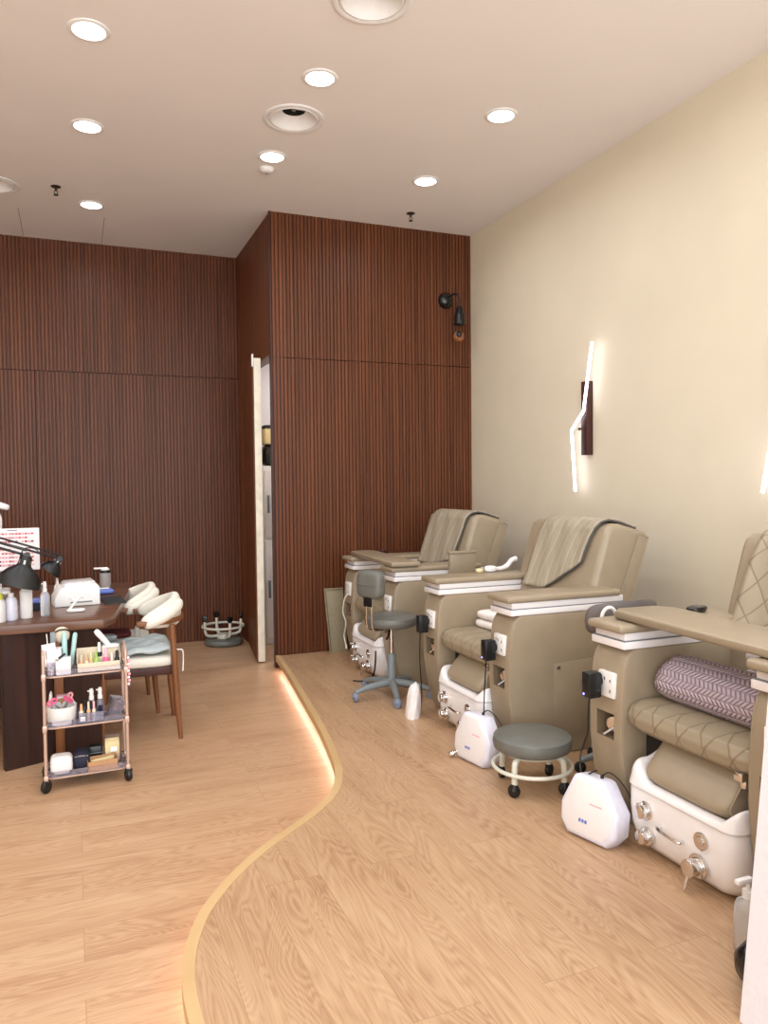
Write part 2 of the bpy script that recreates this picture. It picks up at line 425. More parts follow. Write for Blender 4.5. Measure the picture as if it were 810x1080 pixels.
def ribbon(A, B, z0, z1):
    t = bmesh.new(); L = [[t.verts.new((p.x, p.y, z)) for p in Q] for Q, z in ((A, z1), (B, z1), (B, z0), (A, z0))]
    for k in range(4):
        P, Q = L[k], L[(k+1) % 4]
        for i in range(len(P)-1): t.faces.new((P[i], P[i+1], Q[i+1], Q[i]))
    t.faces.new([l[0] for l in L]); t.faces.new([l[-1] for l in L][::-1]); bmesh.ops.recalc_face_normals(t, faces=t.faces); return t
struct(MB().add(ribbon(E2, inn, PZ-.042, PZ+.003)).build('trim_1', M['curb'], smooth=35))
st0 = [p + n*.018 for p, n in zip(E2, nrm)][2:]; st1 = [p + n*.03 for p, n in zip(E2, nrm)][2:]
tag(MB().add(ribbon(st0, st1, PZ-.052, PZ-.0425)).build('led_strip', M['strip'], smooth=35), 'warm glowing light strip tucked under the curved platform edge', 'light')

# white tapering wall end in the right foreground
m = MB().prism([(1.495, 0.0), (1.51, PZ), (1.562, .564), (1.6, .93), (XR, .93), (XR, 0)], 1.27, 1.4, 'Y')
struct(m.build('wall_near', M['white_wall'], smooth=0))

# ------------------------------------------------------------------ ceiling fittings
def at_ceiling(name, label, cat, x, y, group=None): return thing(name, label, cat, (x, y, CZ), 0, group)
def downlight(x, y, label):
    t = at_ceiling('downlight', label, 'ceiling light', x, y, 'recessed round downlights')
    return t
t0 = downlight(.12, 3.88, 'lit round downlight in the nearest ceiling row at left, biggest in view')
MB().lathe([(.073, -.002), (.075, -.007), (.084, -.0075), (.093, -.004), (.095, 0), (.073, 0), (.073, -.002)], 32).build('trim_ring', M['white_mat'], t0)
MB().lathe([(0, -.0045), (.06, -.0045), (.0735, -.003), (.0735, 0), (0, 0)], 32).build('lens', M['lens'], t0)
DL = [(.12, 3.88, None), (1.245, 3.9, 'lit round downlight ahead of the middle air vent, in the nearest ceiling row'),
      (2.345, 3.92, 'lit round downlight nearest the cream wall, in the nearest ceiling row'),
      (.13, 4.9, 'lit round downlight second from the slatted rear wall, at left'),
      (1.245, 4.93, 'lit round downlight right beside the small smoke detector'),
      (2.345, 4.945, 'lit round downlight nearest the sprinkler over the slatted room corner'),
      (.18, 6.24, 'lit round downlight closest to the rear wall, by the ceiling hatch')]
for x, y, lb in DL[1:]: dup(t0, (x, y, CZ), 0, lb)
for y in (2.86, 1.8, .75, -.4, -1.5):
    for x in (.12, 1.245, 2.345): DL.append((x, y, None))
for x in (-1.0, -2.0):
    for y in (6.24, 4.9, 3.88, 2.86, 1.8, .75): DL.append((x, y, None))
def area(name, loc, size, power, rot=(0,0,0), color=(1,1,1), spread=PI, shape='DISK', sy=None):
    l = bpy.data.lights.new(name, 'AREA'); l.shape = shape; l.size = size; l.energy = power; l.color = color; l.spread = spread
    if sy: l.size_y = sy
    o = bpy.data.objects.new(name, l); COL.objects.link(o); o.location = loc; o.rotation_euler = rot; return o
for i, (x, y, lb) in enumerate(DL): area('downlight_lamp', (x, y, CZ-.012), .14, 4.7, color=(.9, .955, 1), spread=math.radians(165))
def vent(x, y, label, r=.175):
    t = at_ceiling('air_vent', label, 'air vent', x, y, 'round ceiling air vents')
    MB().lathe([(r*.97, 0), (r, -.001), (r, -.006), (r*.93, -.011), (r*.84, -.006), (r*.82, .0)], 44).build('flange', M['white_mat'], t)
    MB().lathe([(r*.82, -.001), (r*.8, -.008), (r*.76, -.009), (r*.7, 0), (r*.56, .022), (r*.38, .045), (r*.4, .05), (r*.82, .002)], 44).build('cone', M['white_mat'], t)
    MB().lathe([(r*.39, .046), (r*.38, .1), (0, .1), (0, .105), (r*.42, .105), (r*.42, .048)], 40).build('throat', M['dark'], t)
    m = MB(); m.box(-r*.37, r*.37, -.006, .006, .055, .075); m.cyl((0,0,.045), (0,0,.08), .012, n=12); m.build('damper_bar', M['steel'], t)
vent(1.238, 4.38, 'round white air vent between the two middle downlights')
vent(1.265, 3.2, 'round white air vent cut off by the top of the photo')
vent(-.47, 6.05, 'round white air vent at the left edge, near the rear wall')
t = at_ceiling('smoke_detector', 'small white round smoke detector on the ceiling', 'smoke detector', 1.257, 5.13)
MB().lathe([(0, -.028), (.03, -.026), (.044, -.018), (.05, -.008), (.05, 0), (0, 0)], 28).build('body', M['white_mat'], t)
MB().lathe([(0, -.032), (.008, -.031), (.008, -.02), (0, -.02)], 12).build('sensor', M['grey_pl'], t)
def sprinkler(x, y, label):
    t = at_ceiling('sprinkler', label, 'sprinkler', x, y, 'ceiling sprinklers')
    MB().lathe([(0, -.01), (.02, -.009), (.034, -.003), (.034, 0), (0, 0)], 20).build('escutcheon', M['sprink'], t)
    m = MB(); m.cyl((0,0,-.008), (0,0,-.03), .008); m.tube([(-.006,0,-.028), (-.012,0,-.042), (0,0,-.058)], .003); m.tube([(.006,0,-.028), (.012,0,-.042), (0,0,-.058)], .003); m.build('frame', M['sprink'], t)
    MB().cyl((0,0,-.058), (0,0,-.061), .017, n=14).build('deflector', M['sprink'], t)
sprinkler(-.06, 5.95, 'small dark sprinkler head near the rear-wall hatch, at left')
sprinkler(2.51, 5.57, 'small sprinkler head before the top of the slatted projecting room')

# ------------------------------------------------------------------ wall lamps
t = thing('wall_lamp', 'black swan-neck wall lamp high on the slatted panel corner', 'wall lamp', (2.975, YP, 2.99))
MB(T((0,0,.005)) @ RX(90)).lathe([(0, .05), (.03, .048), (.056, .034), (.068, .012), (.068, 0), (0, 0)], 28).build('wall_rose', M['black_gl'], t)
MB().tube(cat_rom([(.0,-.045,.02), (.02,-.09,.04), (.045,-.13,.035), (.058,-.14,.0), (.06,-.14,-.07)], 6), .008, 10).build('neck', M['black'], t)
MB().lathe([(0, -.06), (.014, -.062), (.03, -.09), (.04, -.13), (.045, -.14), (.048, -.215), (.036, -.225), (0, -.225)], 24, (.06,-.14,0)).build('socket', M['black'], t)
m = MB().tube(cat_rom([(.03,-.14,-.21), (.0,-.15,-.225), (-.005,-.16,-.27), (.01,-.165,-.32)], 5), .004, 6); m.build('hook', M['black'], t)
MB(T((.045,-.15,-.318)) @ RX(75) @ RY(-20)).lathe([(0, -.05), (.03, -.045), (.046, -.015), (.046, .012), (.032, .032), (.026, .036), (0, .036)], 24).build('bulb', M['amber'], t)
MB(T((.045,-.15,-.318)) @ RX(75) @ RY(-20)).lathe([(0, .034), (.026, .034), (.025, .05), (.014, .06), (0, .062)], 20).build('bulb_base', M['black'], t)
def bent_lamp(y, label, flip=1):
    t = thing('wall_light', label, 'wall light', (XR, y, 1.87), 0, 'zigzag wall lights')
    MB().box(-.05, 0, -.032, .032, -.245, .245, .003).build('backplate', M['slat_dark'], t)
    m = MB(); w = .0095
    pts = [(.107, .485), (.015, .045), (-.115, -.075), (-.075, -.487)]
    pts = [(-p*flip, z*flip) for p, z in pts]
    for (a, za), (b, zb) in zip(pts, pts[1:]): m.cyl((-.065, a, za), (-.065, b, zb), w, n=10)
    for a, za in pts[1:3]: m.sell((-.065, a, za), (w, w, w), 1, 1, 10, 8)
    m.build('tube', M['led'], t)
    for a, za in (pts[1], pts[2]): MB().cyl((-.06, a*.4, za*.9), (-.045, a*.4, za*.9), .01, n=10).build('clip', M['steel'], t)
bent_lamp(4.255, 'lit white zigzag wall light with dark wood backplate')
bent_lamp(2.7, 'white zigzag wall light barely showing at the right edge of the photo', -1)

# ------------------------------------------------------------------ pedicure chairs
GC = 'taupe pedicure chairs along the cream wall'
def make_chair():
    t = thing('pedicure_chair', '', 'pedicure chair', (0,0,0), 0, GC)
    F = [(.07, 0), (.035, .07), (.008, .2), (-.008, .32), (-.01, .345), (-.01, .445), (-.008, .5), (-.002, .58), (.006, .64), (.018, .672), (.036, .694), (.06, .705)]
    BK = [(.86, .705), (.9, .66), (.92, .5), (.9, .08), (.88, 0)]
    hi = [i for i, p in enumerate(F) if p[1] == .345][0]
    for s in (1, -1):
        y0, y1 = (.295, .49) if s > 0 else (-.49, -.295)
        ys = [y0, y0+.045, y1-.045, y1]
        b = bmesh.new(); P = F+BK; n = len(P)
        V = [[b.verts.new((p[0], y, p[1])) for y in ys] for p in P]
        for i in range(n):
            A, B = V[i], V[(i+1) % n]
            for k in range(3):
                if i == hi and k == 1: continue
                b.faces.new((A[k], B[k], B[k+1], A[k+1]))
        b.faces.new([r[0] for r in V]); b.faces.new([r[3] for r in V][::-1])
        bmesh.ops.recalc_face_normals(b, faces=b.faces)
        sel = [e for e in b.edges if abs(e.verts[0].co.y-e.verts[1].co.y) < 1e-6 and min(abs(e.verts[0].co.y-y0), abs(e.verts[0].co.y-y1)) < 1e-6]
        bmesh.ops.bevel(b, geom=sel, offset=.012, segments=3, affect='EDGES', profile=.5)
        m = MB(); m.add(b)
        for yy in (y0+.004, y1-.004): m.tube([(p[0]+.004, yy, p[1]) for p in F[:-1]], .0035, 6)
        m.build('arm', M['leather'], t, smooth=35)
        # niche in the front of the arm
        m = MB(); a, c = ys[1], ys[2]; z0, z1 = .345, .445; x0, x1 = -.0095, .075
        b = bmesh.new(); q = [b.verts.new(p) for p in ((x0,a,z0),(x0,c,z0),(x0,c,z1),(x0,a,z1),(x1,a+.012,z0+.012),(x1,c-.012,z0+.012),(x1,c-.012,z1),(x1,a+.012,z1))]
        for f in ((4,5,6,7),(0,1,5,4),(1,2,6,5),(2,3,7,6),(3,0,4,7)): b.faces.new([q[i] for i in f])
        m.add(b); nb = m.build('niche', M['leather_dk'], t, smooth=0)
        m = MB(); cyy = (a+c)/2; m.cyl((.03, cyy-.012, .398), (.012, cyy-.02, .396), .031, n=22, bev=.004); m.tube([(.015, cyy-.02, .385), (.0, cyy+.004, .36), (-.006, cyy+.014, .352)], .006, 8)
        m.cyl((.075, cyy, .40), (.03, cyy-.012, .398), .014, n=12)
        m.build('hand_shower', M['chrome'], nb)
        m = MB(); m.box(-.018, .002, (y0+y1)/2-.012-.046, (y0+y1)/2-.012+.046, .507, .607, .004)
        yc = (y0+y1)/2-.012; m.mi = 1
        for dy, z in ((.024, .585), (.006, .58), (-.026, .575), (-.026, .535)): m.box(-.0192, -.0165, yc+dy-.0025, yc+dy+.0025, z-.007, z+.005)
        m.build('wall_socket', [M['white_mat'], M['black']], t)
        m = MB(); m.box(.0, .68, y0-.002, y1+.002, .705, .734, .004); m.box(.012, .67, y0+.008, y1-.008, .736, .768, .004); m.build('trim_rail', M['white_pl'], t)
        MB().box(.004, .674, y0+.003, y1-.003, .732, .738).build('rail_gap', M['grey_ink'], t)
        MB().box(-.02, .65, y0-.008, y1+.008, .766, .8, .014, 4).build('armrest_pad', M['leather'], t, smooth=60)
    # seat
    def seat(u, v):
        y = -.288+.576*u; e = 1-(abs(2*u-1))**8*.12
        path = [(.10, .395), (.03, .405), (-.005, .43), (-.012, .465), (.005, .5), (.05, .518), (.2, .52), (.4, .5), (.6, .48)]
        k = v*(len(path)-1); i = min(int(k), len(path)-2); f = k-i
        x = path[i][0]*(1-f)+path[i+1][0]*f; z = path[i][1]*(1-f)+path[i+1][1]*f
        return (x+(1-e)*.2, y, .455+(z-.455)*e)
    m = MB().surf(seat, 24, 32); m.build('seat', M['leather_q'], t, smooth=60)
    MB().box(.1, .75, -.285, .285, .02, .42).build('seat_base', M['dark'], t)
    # backrest, a reclined slab
    m = MB(); pr = [(.50, .42), (.548, .72), (.572, .8), (.655, 1.07), (.672, 1.106), (.71, 1.124), (.76, 1.122), (.925, 1.075), (.942, 1.05), (.82, .70), (.74, .42)]
    m.prism(pr, -.365, .365, 'Y', .035, 4); m.build('backrest', M['leather'], t, smooth=50)
    for s in (1, -1):
        q = [(.66, .5), (.733, .714), (.868, 1.064), (.928, 1.045), (.812, .71), (.745, .5)]
        m = MB(); a, b = (.362, .371) if s > 0 else (-.371, -.362); m.prism(q, a, b, 'Y', .004); m.tube([(x, s*.37, z) for x, z in q[:-1]], .004, 6); m.build('back_side_panel', M['leather'], t)
    # foot tub
    def rr_(hx0, hx1, hy0, hy1, r, n=7):
        P = []
        for cx, cy_, a0 in ((hx0+r, hy0+r, PI), (hx1-r, hy0+r, 1.5*PI), (hx1-r, hy1-r, 0), (hx0+r, hy1-r, .5*PI)):
            for k in range(n): a = a0+k/(n-1)*PI/2; P.append((cx+r*math.cos(a), cy_+r*math.sin(a)))
        out = []                                             # subdivide long sides
        for i in range(len(P)):
            p, q = P[i], P[(i+1) % len(P)]; k = 14 if i % n == n-1 else 1
            for j in range(k): out.append((p[0]+(q[0]-p[0])*j/k, p[1]+(q[1]-p[1])*j/k))
        return out
    def loft(m, rows, cap0=True, cap1=False):
        b = bmesh.new(); V = [[b.verts.new(p) for p in r] for r in rows]; n = len(V[0])
        for A, B in zip(V, V[1:]):
            for i in range(n): b.faces.new((A[i], A[(i+1) % n], B[(i+1) % n], B[i]))
        if cap0: b.faces.new(V[0][::-1])
        if cap1: b.faces.new(V[-1])
        bmesh.ops.recalc_face_normals(b, faces=b.faces); m.add(b)
    def ring(inset, zf, r):
        return [(x, y, zf(x, y) if callable(zf) else zf) for x, y in rr_(-.055+inset, .42-inset, -.285+inset, .228-inset, max(.02, (r-.03)-inset*.5))]
    m = MB(); loft(m, [ring(.06, .012, .1), ring(.035, .022, .1), ring(.015, .05, .1), ring(.004, .1, .09), ring(0, .16, .09), ring(.002, .225, .085), ring(.006, .236, .085)], True, True)
    tub = m.build('foot_tub', M['white_pl'], t, smooth=50)
    def hgt(x, y):
        d = max(0., min(1., (abs(y+.05)-.165)/.075)); d = d*d*(3-2*d)
        b_ = max(0., min(1., (x-.04)/.12))
        return .262+.115*max(d*(.55+.45*b_), b_*.6)
    rows = [ring(-.003, .240, .085), ring(-.001, .25, .085)]
    for k in range(1, 7):
        f = k/6; rows.append(ring(.002+.03*f*f, lambda x, y, f=f: .25+(hgt(x, y)-.25)*math.sin(f*PI/2), .085))
    rows.append(ring(.05, lambda x, y: hgt(x, y)-.006, .085)); rows.append(ring(.075, lambda x, y: max(.2, hgt(x, y)-.06), .085)); rows.append(ring(.1, .2, .085))
    m = MB(); loft(m, rows, False, True); m.build('tub_rim', M['white_pl'], tub, smooth=60)
    m = MB(); m.sell((0,0,0), (.055, .195, .1), .35, .3, 30, 18, X=T((.06, -.035, .325)) @ RY(42)); m.tube([(p[0], -.24, p[1]) for p in ()] or [(-.0,-.235,.26), (-.02,-.235,.3), (.03,-.235,.37), (.09,-.235,.4)], .003, 6)
    m.build('leg_rest', M['leather'], t, smooth=60)
    xf = -.056
    def knob(y, z, r, L, nm, tip=False):
        m = MB(); m.cyl((xf+.004, y, z), (xf-.008, y, z), r, n=24, bev=.003); m.cyl((xf-.008, y, z), (xf-L, y, z), r*.72, n=24, bev=.004)
        if tip: m.cyl((xf-L*.8, y, z-.01), (xf-L*1.05, y+.008, z-r*1.7), .007, n=10)
        else: m.box(xf-L-.004, xf-L*.5, y-.005, y+.005, z+r*.5, z+r*.95, .002)
        return m.build(nm, M['chrome'], tub)
    knob(.108, .17, .034, .036, 'tap_knob'); knob(.102, .08, .034, .036, 'tap_knob'); knob(-.142, .085, .04, .05, 'drain_knob', True)
    m = MB(); m.cyl((xf+.004, -.155, .172), (xf-.008, -.155, .172), .03, n=24, bev=.003); m.cyl((xf-.008, -.155, .172), (xf-.014, -.155, .172), .018, n=16, bev=.002); m.build('jet_button', M['chrome'], tub)
    m = MB(); m.tube(cat_rom([(xf, .035, .142), (xf-.02, .03, .141), (xf-.024, -.02, .138), (xf-.02, -.068, .134), (xf, -.073, .134)], 4), .006, 8); m.build('tub_handle', M['chrome'], tub)
    m = MB(); m.cyl((.03, -.25, .37), (.03, -.25, .41), .017, n=14, bev=.003); m.box(-.005, .045, -.268, -.232, .395, .425, .006); m.build('spout', M['chrome'], tub)
    # service flap with a hook on the right flank
    m = MB(); m.prism([(.24, .1), (.24, .455), (.68, .47), (.68, .1)], -.497, -.489, 'Y', .003); fl = m.build('side_flap', M['leather'], t)
    m = MB(); m.cyl((.265, -.498, .435), (.265, -.503, .435), .009, n=14, bev=.001); m.build('screw', M['steel'], fl); m = MB(); m.cyl((.4, -.495, .36), (.4, -.53, .36), .005, n=8); m.cyl((.4, -.53, .36), (.4, -.534, .36), .01, n=12); m.build('hook', M['steel'], fl)
    return t
ch = make_chair()
CY = {'far': 5.09, 'mid': 3.648, 'near': 2.05}; CX = 1.93
ch.location = (CX, CY['near'], PZ); ch['label'] = 'nearest taupe pedicure chair, holding the lilac blanket roll, at right edge'
c2 = dup(ch, (CX, CY['mid'], PZ), 0, 'middle taupe pedicure chair of the three, folded white towel on seat')
c1 = dup(ch, (CX, CY['far'], PZ), 0, 'farthest taupe pedicure chair, next to the leaning beige board and slatted wall')
# chair-mounted swivel trays (far, near) and an upright flap
def tray(parent, x0, x1, y0, y1, rz):
    m = MB(T(((x0+x1)/2, (y0+y1)/2, 0)) @ RZ(rz)); a, b = (x1-x0)/2, (y1-y0)/2
    pl = [(-a, -b), (a, -b), (a, b-.06), (a-.06, b), (-a+.05, b), (-a, b-.05)]
    m.prism(pl, .803, .836, 'Z', .012, 3); o = m.build('swivel_tray', M['leather'], parent, smooth=50)
    m = MB(T((x1-.12, y1-.12, 0))); m.cyl((0,0,.8), (0,0,.806), .05, n=20); m.build('tray_pivot', M['steel'], o); return o
tray(ch, .03, .31, -.5, .46, -3); tray(c1, .0, .2, -.52, .47, -3)
MB().box(.39, .585, -.528, -.5, .66, .892, .006).build('folded_flap', M['leather'], c1)
m = MB(); m.box(.382, .593, -.535, -.494, .873, .893, .008); m.build('flap_edge', M['leather'], c1)
MB().box(.62, .66, .31, .37, .7, .77, .01).build('cup_clip', M['black'], c2)

# quilted covers over the backrests
def cover(cy_, yl, yr0, yr1, mat, label, cut=.12):
    xs = [(.553, .74), (.575, .80), (.598, .875), (.625, .96), (.65, 1.045), (.664, 1.09), (.69, 1.122), (.735, 1.134), (.8, 1.121), (.87, 1.1), (.92, 1.084)]
    def f(u, v):
        v0 = .0+cut*max(0, (u-.45)/.55)
        vv = v0+(1-v0)*v
        k = vv*(len(xs)-1); i = min(int(k), len(xs)-2); q = k-i
        x = xs[i][0]*(1-q)+xs[i+1][0]*q; z = xs[i][1]*(1-q)+xs[i+1][1]*q
        yr = yr1+(yr0-yr1)*min(1, vv/.6)
        rip = .004*math.sin(u*19+v*7)+.003*math.sin(u*9-v*15)
        return (x-.014-rip, yl+(yr-yl)*u+.05*(1-min(1, vv/.5))*(1-u), z+.006)
    t = thing('chair_cover', label, 'quilted cover', (CX, cy_, PZ), 0, 'quilted covers draped over chair backs')
    solid(MB().surf(f, 26, 38).build('quilted_panel', mat, t, smooth=80), .012, 1)
    b = [f(1, j/28) for j in range(29)]; b = [(p[0]-.004, p[1]-.003, p[2]+.002) for p in b]
    b = [(p[0]-.004, p[1], p[2]) for p in [f(.5+.5*j/8, 0) for j in range(8)]] + b
    MB().tube(b, .0065, 6).build('binding', M['cover_edge'], t)
cover(CY['mid'], .2, -.3, -.2, M['cover_far'], 'quilted cover over the middle pedicure chair back, its grey edge cut diagonally', .24)
cover(CY['far'], .26, -.3, -.24, M['cover_far'], 'quilted cover draped over the farthest pedicure chair back', .1)
cover(CY['near'], .26, -.26, -.26, M['cover_near'], 'diamond quilted cover on the nearest chair back, cut by the photo edge', .0)

# ------------------------------------------------------------------ things on the chairs
# rolled blanket: spiral cross-section, axis along Y
t = thing('blanket_roll', 'rolled lilac knitted blanket on the nearest pedicure chair seat', 'blanket', (2.14, 2.06, PZ+.52))
def spiral(r0, r1, turns, a0, y0, y1, sqx=1.4):
    def f(u, v):
        a = a0+turns*2*PI*u; r = r0+(r1-r0)*u
        y = y0+(y1-y0)*v; q = 1-.1*math.exp(-((1-v)*18)**1.2)
        return (r*sqx*math.cos(a)*q, y+.01*math.sin(a*2), .074+r*math.sin(a)*q)
    return f
m = MB(); m.surf(spiral(.074, .07, 1.12, 1.2, -.25, .23), 60, 16); solid(m.build('outer_layer', M['lilac'], t, smooth=80), .016, -1)
m = MB(); m.sell((0, .0, .074), (.092, .242, .062), .18, 1, 30, 16); m.build('roll_end', M['lilac'], t, smooth=60)
m = MB(); m.surf(spiral(.036, .05, 1.5, .4, -.258, -.1), 60, 6); solid(m.build('cream_lining', M['cream_knit'], t, smooth=80), .014, 0)
m = MB(RX(90)); m.lathe([(0, .27), (.036, .268), (.04, .2), (0, .2)], 20); o = m.build('dark_core', M['navy'], t); o.scale = (1.3, 1, 1); o.location = (0, .016, .074)
def folded(name, label, loc, rz, dims, n, cat='towel'):
    t = thing(name, label, cat, loc, rz); h = dims[2]/n
    for i in range(n):
        MB().sell((0, 0, h*(i+.5)), (dims[0]/2-.008*i, dims[1]/2-.006*i, h*.52), .5, .3, 26, 10).build('fold', M['white_soft'], t, smooth=70)
    return t
folded('folded_towel', 'folded white towel on the middle pedicure chair seat', (2.27, 3.74, PZ+.516), 4, (.26, .36, .1), 2)
folded('folded_towel', 'white towel tucked behind the lilac blanket roll', (2.37, 1.93, PZ+.49), 0, (.17, .44, .24), 3)
def remote(loc, rz, label):
    t = thing('remote_control', label, 'remote control', loc, rz, 'black remote controls')
    MB().sell((0,0,.014), (.055, .03, .014), .6, .6, 22, 10).build('body', M['black_gl'], t, smooth=60)
    m = MB()
    for i in range(3): m.cyl((-.025+.02*i, 0, .025), (-.025+.02*i, 0, .0285), .006, n=10)
    m.build('button', M['grey_pl'], t)
remote((2.4, 2.46, PZ+.8), 20, 'black remote control on the nearest chair armrest, behind the tray')
remote((2.2, 5.5, PZ+.8), 15, 'black remote control on the farthest chair armrest')
t = thing('hand_shower_set', 'white hand-shower handle lying by the middle chair left armrest', 'hand shower', (2.36, 4.1, PZ+.8))
m = MB(); m.sell((0,0,.02), (.04, .024, .02), .7, .8, 18, 10); m.build('head', M['white_mat'], t, smooth=70)
MB().tube(cat_rom([(.03,0,.02), (.08,0,.02), (.12,.0,.035), (.15,0,.065), (.185,0,.075)], 5), [.01+.006*min(1,i/10) for i in range(21)], 10).build('handle', M['white_mat'], t)
MB().sell((-.075,0,.013), (.022, .018, .013), .8, .8, 14, 8).build('cap', M['card'], t)

# plug adapters and cables
def adapter(y, z, label, led=True, tail=None):
    t = thing('power_adapter', label, 'power adapter', (1.905, y, z), 0, 'black plug adapters in chair sockets')
    MB().box(-.062, -.004, -.026, .026, -.05, .05, .006).build('body', M['black'], t)
    m = MB(); m.cyl((-.012,0,.012), (.006,0,.012), .02, n=16); m.build('plug', M['black'], t)
    if led: MB().box(-.0635, -.061, .008, .015, -.04, -.033).build('indicator', M['blue_led'], t)
    if tail: MB().tube(cat_rom(tail, 6), .0035, 6).build('cable', M['black'], t)
adapter(2.465, .652, 'black plug adapter on the nearest pedicure chair with blue light', True, [(-.045,0,-.05), (-.05,.0,-.13), (-.03,.03,-.2), (-.05,.05,-.3), (-.09,-.02,-.37), (-.1,-.06,-.33), (-.085,-.1,-.3)])
adapter(3.275, .628, 'black plug adapter on the middle chair right arm', True, [(-.045,0,-.05), (-.05,.01,-.2), (-.045,.03,-.38), (-.07,.0,-.46), (-.1,-.06,-.37), (-.1,-.09,-.32)])
adapter(4.045, .628, 'black plug adapter on the middle chair left arm', False, [(-.045,0,-.05), (-.05,.0,-.2), (-.03,.02,-.4), (-.05,-.01,-.5)])
t = thing('hanging_cord', 'thin white cord hanging down the farthest chair left arm', 'cord', (1.9, 5.47, .6))
MB().tube(cat_rom([(.02,0,.02), (-.012,0,-.02), (-.02,.02,-.12), (-.012,-.02,-.2), (-.02,.0,-.3), (-.02,-.04,-.36)], 6), .005, 6).build('cable', M['cream_metal'], t)
MB().cyl((-.02,-.04,-.36), (-.02,-.05,-.39), .008, n=8).build('tip', M['cream_metal'], t)
MB(T((-.03, -.3, 0))).tube(cat_rom([(-.03,0,.22), (-.035,.0,.12), (-.05,.02,.04), (-.1,.06,.008), (-.16,.1,.008)], 6), .006, 6).build('drain_hose', M['black'], c1)

# white air-pump units
GF = 'white plastic-wrapped footbath units'
def fogger(loc, rz, label):
    t = thing('footbath_unit', label, 'appliance', loc, rz, GF); t.scale = (.86, .86, .86)
    pl = [(-.15, .055), (-.105, .0), (.105, .0), (.15, .05), (.155, .13), (.095, .26), (.075, .268), (-.045, .268), (-.065, .262), (-.15, .15)]
    X = RY(8)
    MB(X).prism(pl, -.055, .055, 'X', .022, 4).build('body', M['fog_pl'], t, smooth=45)
    MB(X).prism([(y*.84, .02+z*.86) for y, z in pl], -.0575, -.05, 'X', .002).build('front_panel', M['white_pl'], t, smooth=45)
    m = MB(X); m.mi = 0
    for k in range(3): m.box(-.0585, -.057, .035-.016*k-.006, .035-.016*k+.006, .07, .085, .001)
    o = m.build('touch_buttons', M['blue'], t)
    MB(X).box(-.0585, -.057, -.075, -.01, .158, .163).build('print_line', M['red2'], t)
    m = MB(X); m.cyl((0,-.02,.262), (0,-.02,.282), .008, n=10); m.tube(cat_rom([(0,-.02,.28), (.01,-.05,.3), (.03,-.1,.27), (.06,-.14,.2), (.075,-.15,.12)], 5), .003, 6); m.build('power_lead', M['black'], t)
    return t
fogger((1.79, 2.35, PZ), 14, 'white footbath unit right of the low stool, before the nearest chair')
fogger((1.775, 3.23, PZ), 10, 'white footbath unit between the middle chair and the low stool')
t = thing('plastic_bag', 'white tied plastic bundle standing left of the middle chair', 'bag', (1.8, 4.03, PZ), -24)
def lump(u, v):
    a = 2*PI*u; h = v; w = math.cos(h*PI/2)**.55
    return (.045*w*math.cos(a)*(1+.06*math.sin(a*5+v*7))+.018*h, .085*w*math.sin(a)*(1+.05*math.sin(a*7-v*9)), .185*math.sin(h*PI/2))
MB().surf(lump, 36, 14, closeu=True).build('bundle', M['white_soft'], t, smooth=70)
MB().tube([(.02,-.02,.178), (.018,0,.192), (.016,.025,.18)], .006, 6).build('knot', M['white_mat'], t)
t = thing('chrome_foot', 'chrome pin lying by the white unit of the middle chair', 'fitting', (1.70, 3.33, PZ))
m = MB(); m.cyl((0,0,.02), (.09,-.05,.075), .007, n=10); m.build('rod', M['chrome'], t)
MB().cyl((-.012,.006,.012), (.006,-.003,.024), .014, n=12, bev=.003).build('tip', M['chrome'], t)

# ------------------------------------------------------------------ stools
def caster(name, p, parent, mat, r=.028, a=0):
    X = T(p) @ RZ(a); m = MB(X); m.cyl((-.012,0,r), (.012,0,r), r, n=18, bev=.006); m.cyl((-.004,0,r), (.004,0,r*1.9), r*.6, n=10); m.build(name, mat, parent)
# tall grey stool with a small backrest
t = thing('rolling_stool', 'grey rolling stool with backrest before the farthest chair', 'stool', (1.84, 4.44, PZ))
MB().lathe([(0, .455), (.15, .457), (.165, .466), (.17, .49), (.165, .512), (.14, .522), (0, .524)], 36).build('seat', M['grey_pad'], t, smooth=50)
MB().cyl((0,0,.26), (0,0,.455), .014).build('piston', M['chrome'], t)
MB().lathe([(0,.07), (.026,.07), (.026,.27), (.02,.28), (0,.28)], 20).build('column', M['grey_pl'], t)
for k in range(5):
    a = math.radians(183+72*k); c, s = math.cos(a), math.sin(a)
    MB().tube([(.01*c,.01*s,.095), (.08*c,.08*s,.092), (.18*c,.18*s,.077), (.25*c,.25*s,.058)], [.027,.024,.02,.016], 8).build('leg', M['grey_pl'], t, smooth=60)
    caster('caster', (.25*c,.25*s,0), t, M['blue_grey'], .03, 30*k)
MB().tube([(-.04,-.07,.44), (-.06,-.1,.41), (-.085,-.13,.4)], .008).build('lever', M['black'], t)
BK = RZ(26)
m = MB(BK)
for d in (-.022, .022): m.tube(cat_rom([(-.03,d,.45), (-.12,d,.445), (-.185,d,.46), (-.2,d,.52), (-.2,d,.7)], 5), .0065, 8)
m.build('back_rods', M['chrome'], t)
m = MB(BK); m.box(-.222, -.208, -.03, .03, .6, .73, .004); m.build('back_bracket', M['black'], t)
m = MB(BK @ T((-.185,0,.735))); m.sell((0,0,0), (.045, .098, .088), .5, .6, 30, 16); m.tube([(-.044,-.08,.0), (-.047,0,0), (-.044,.08,0)], .003, 6); m.build('backrest', M['grey_pad'], t, smooth=70)
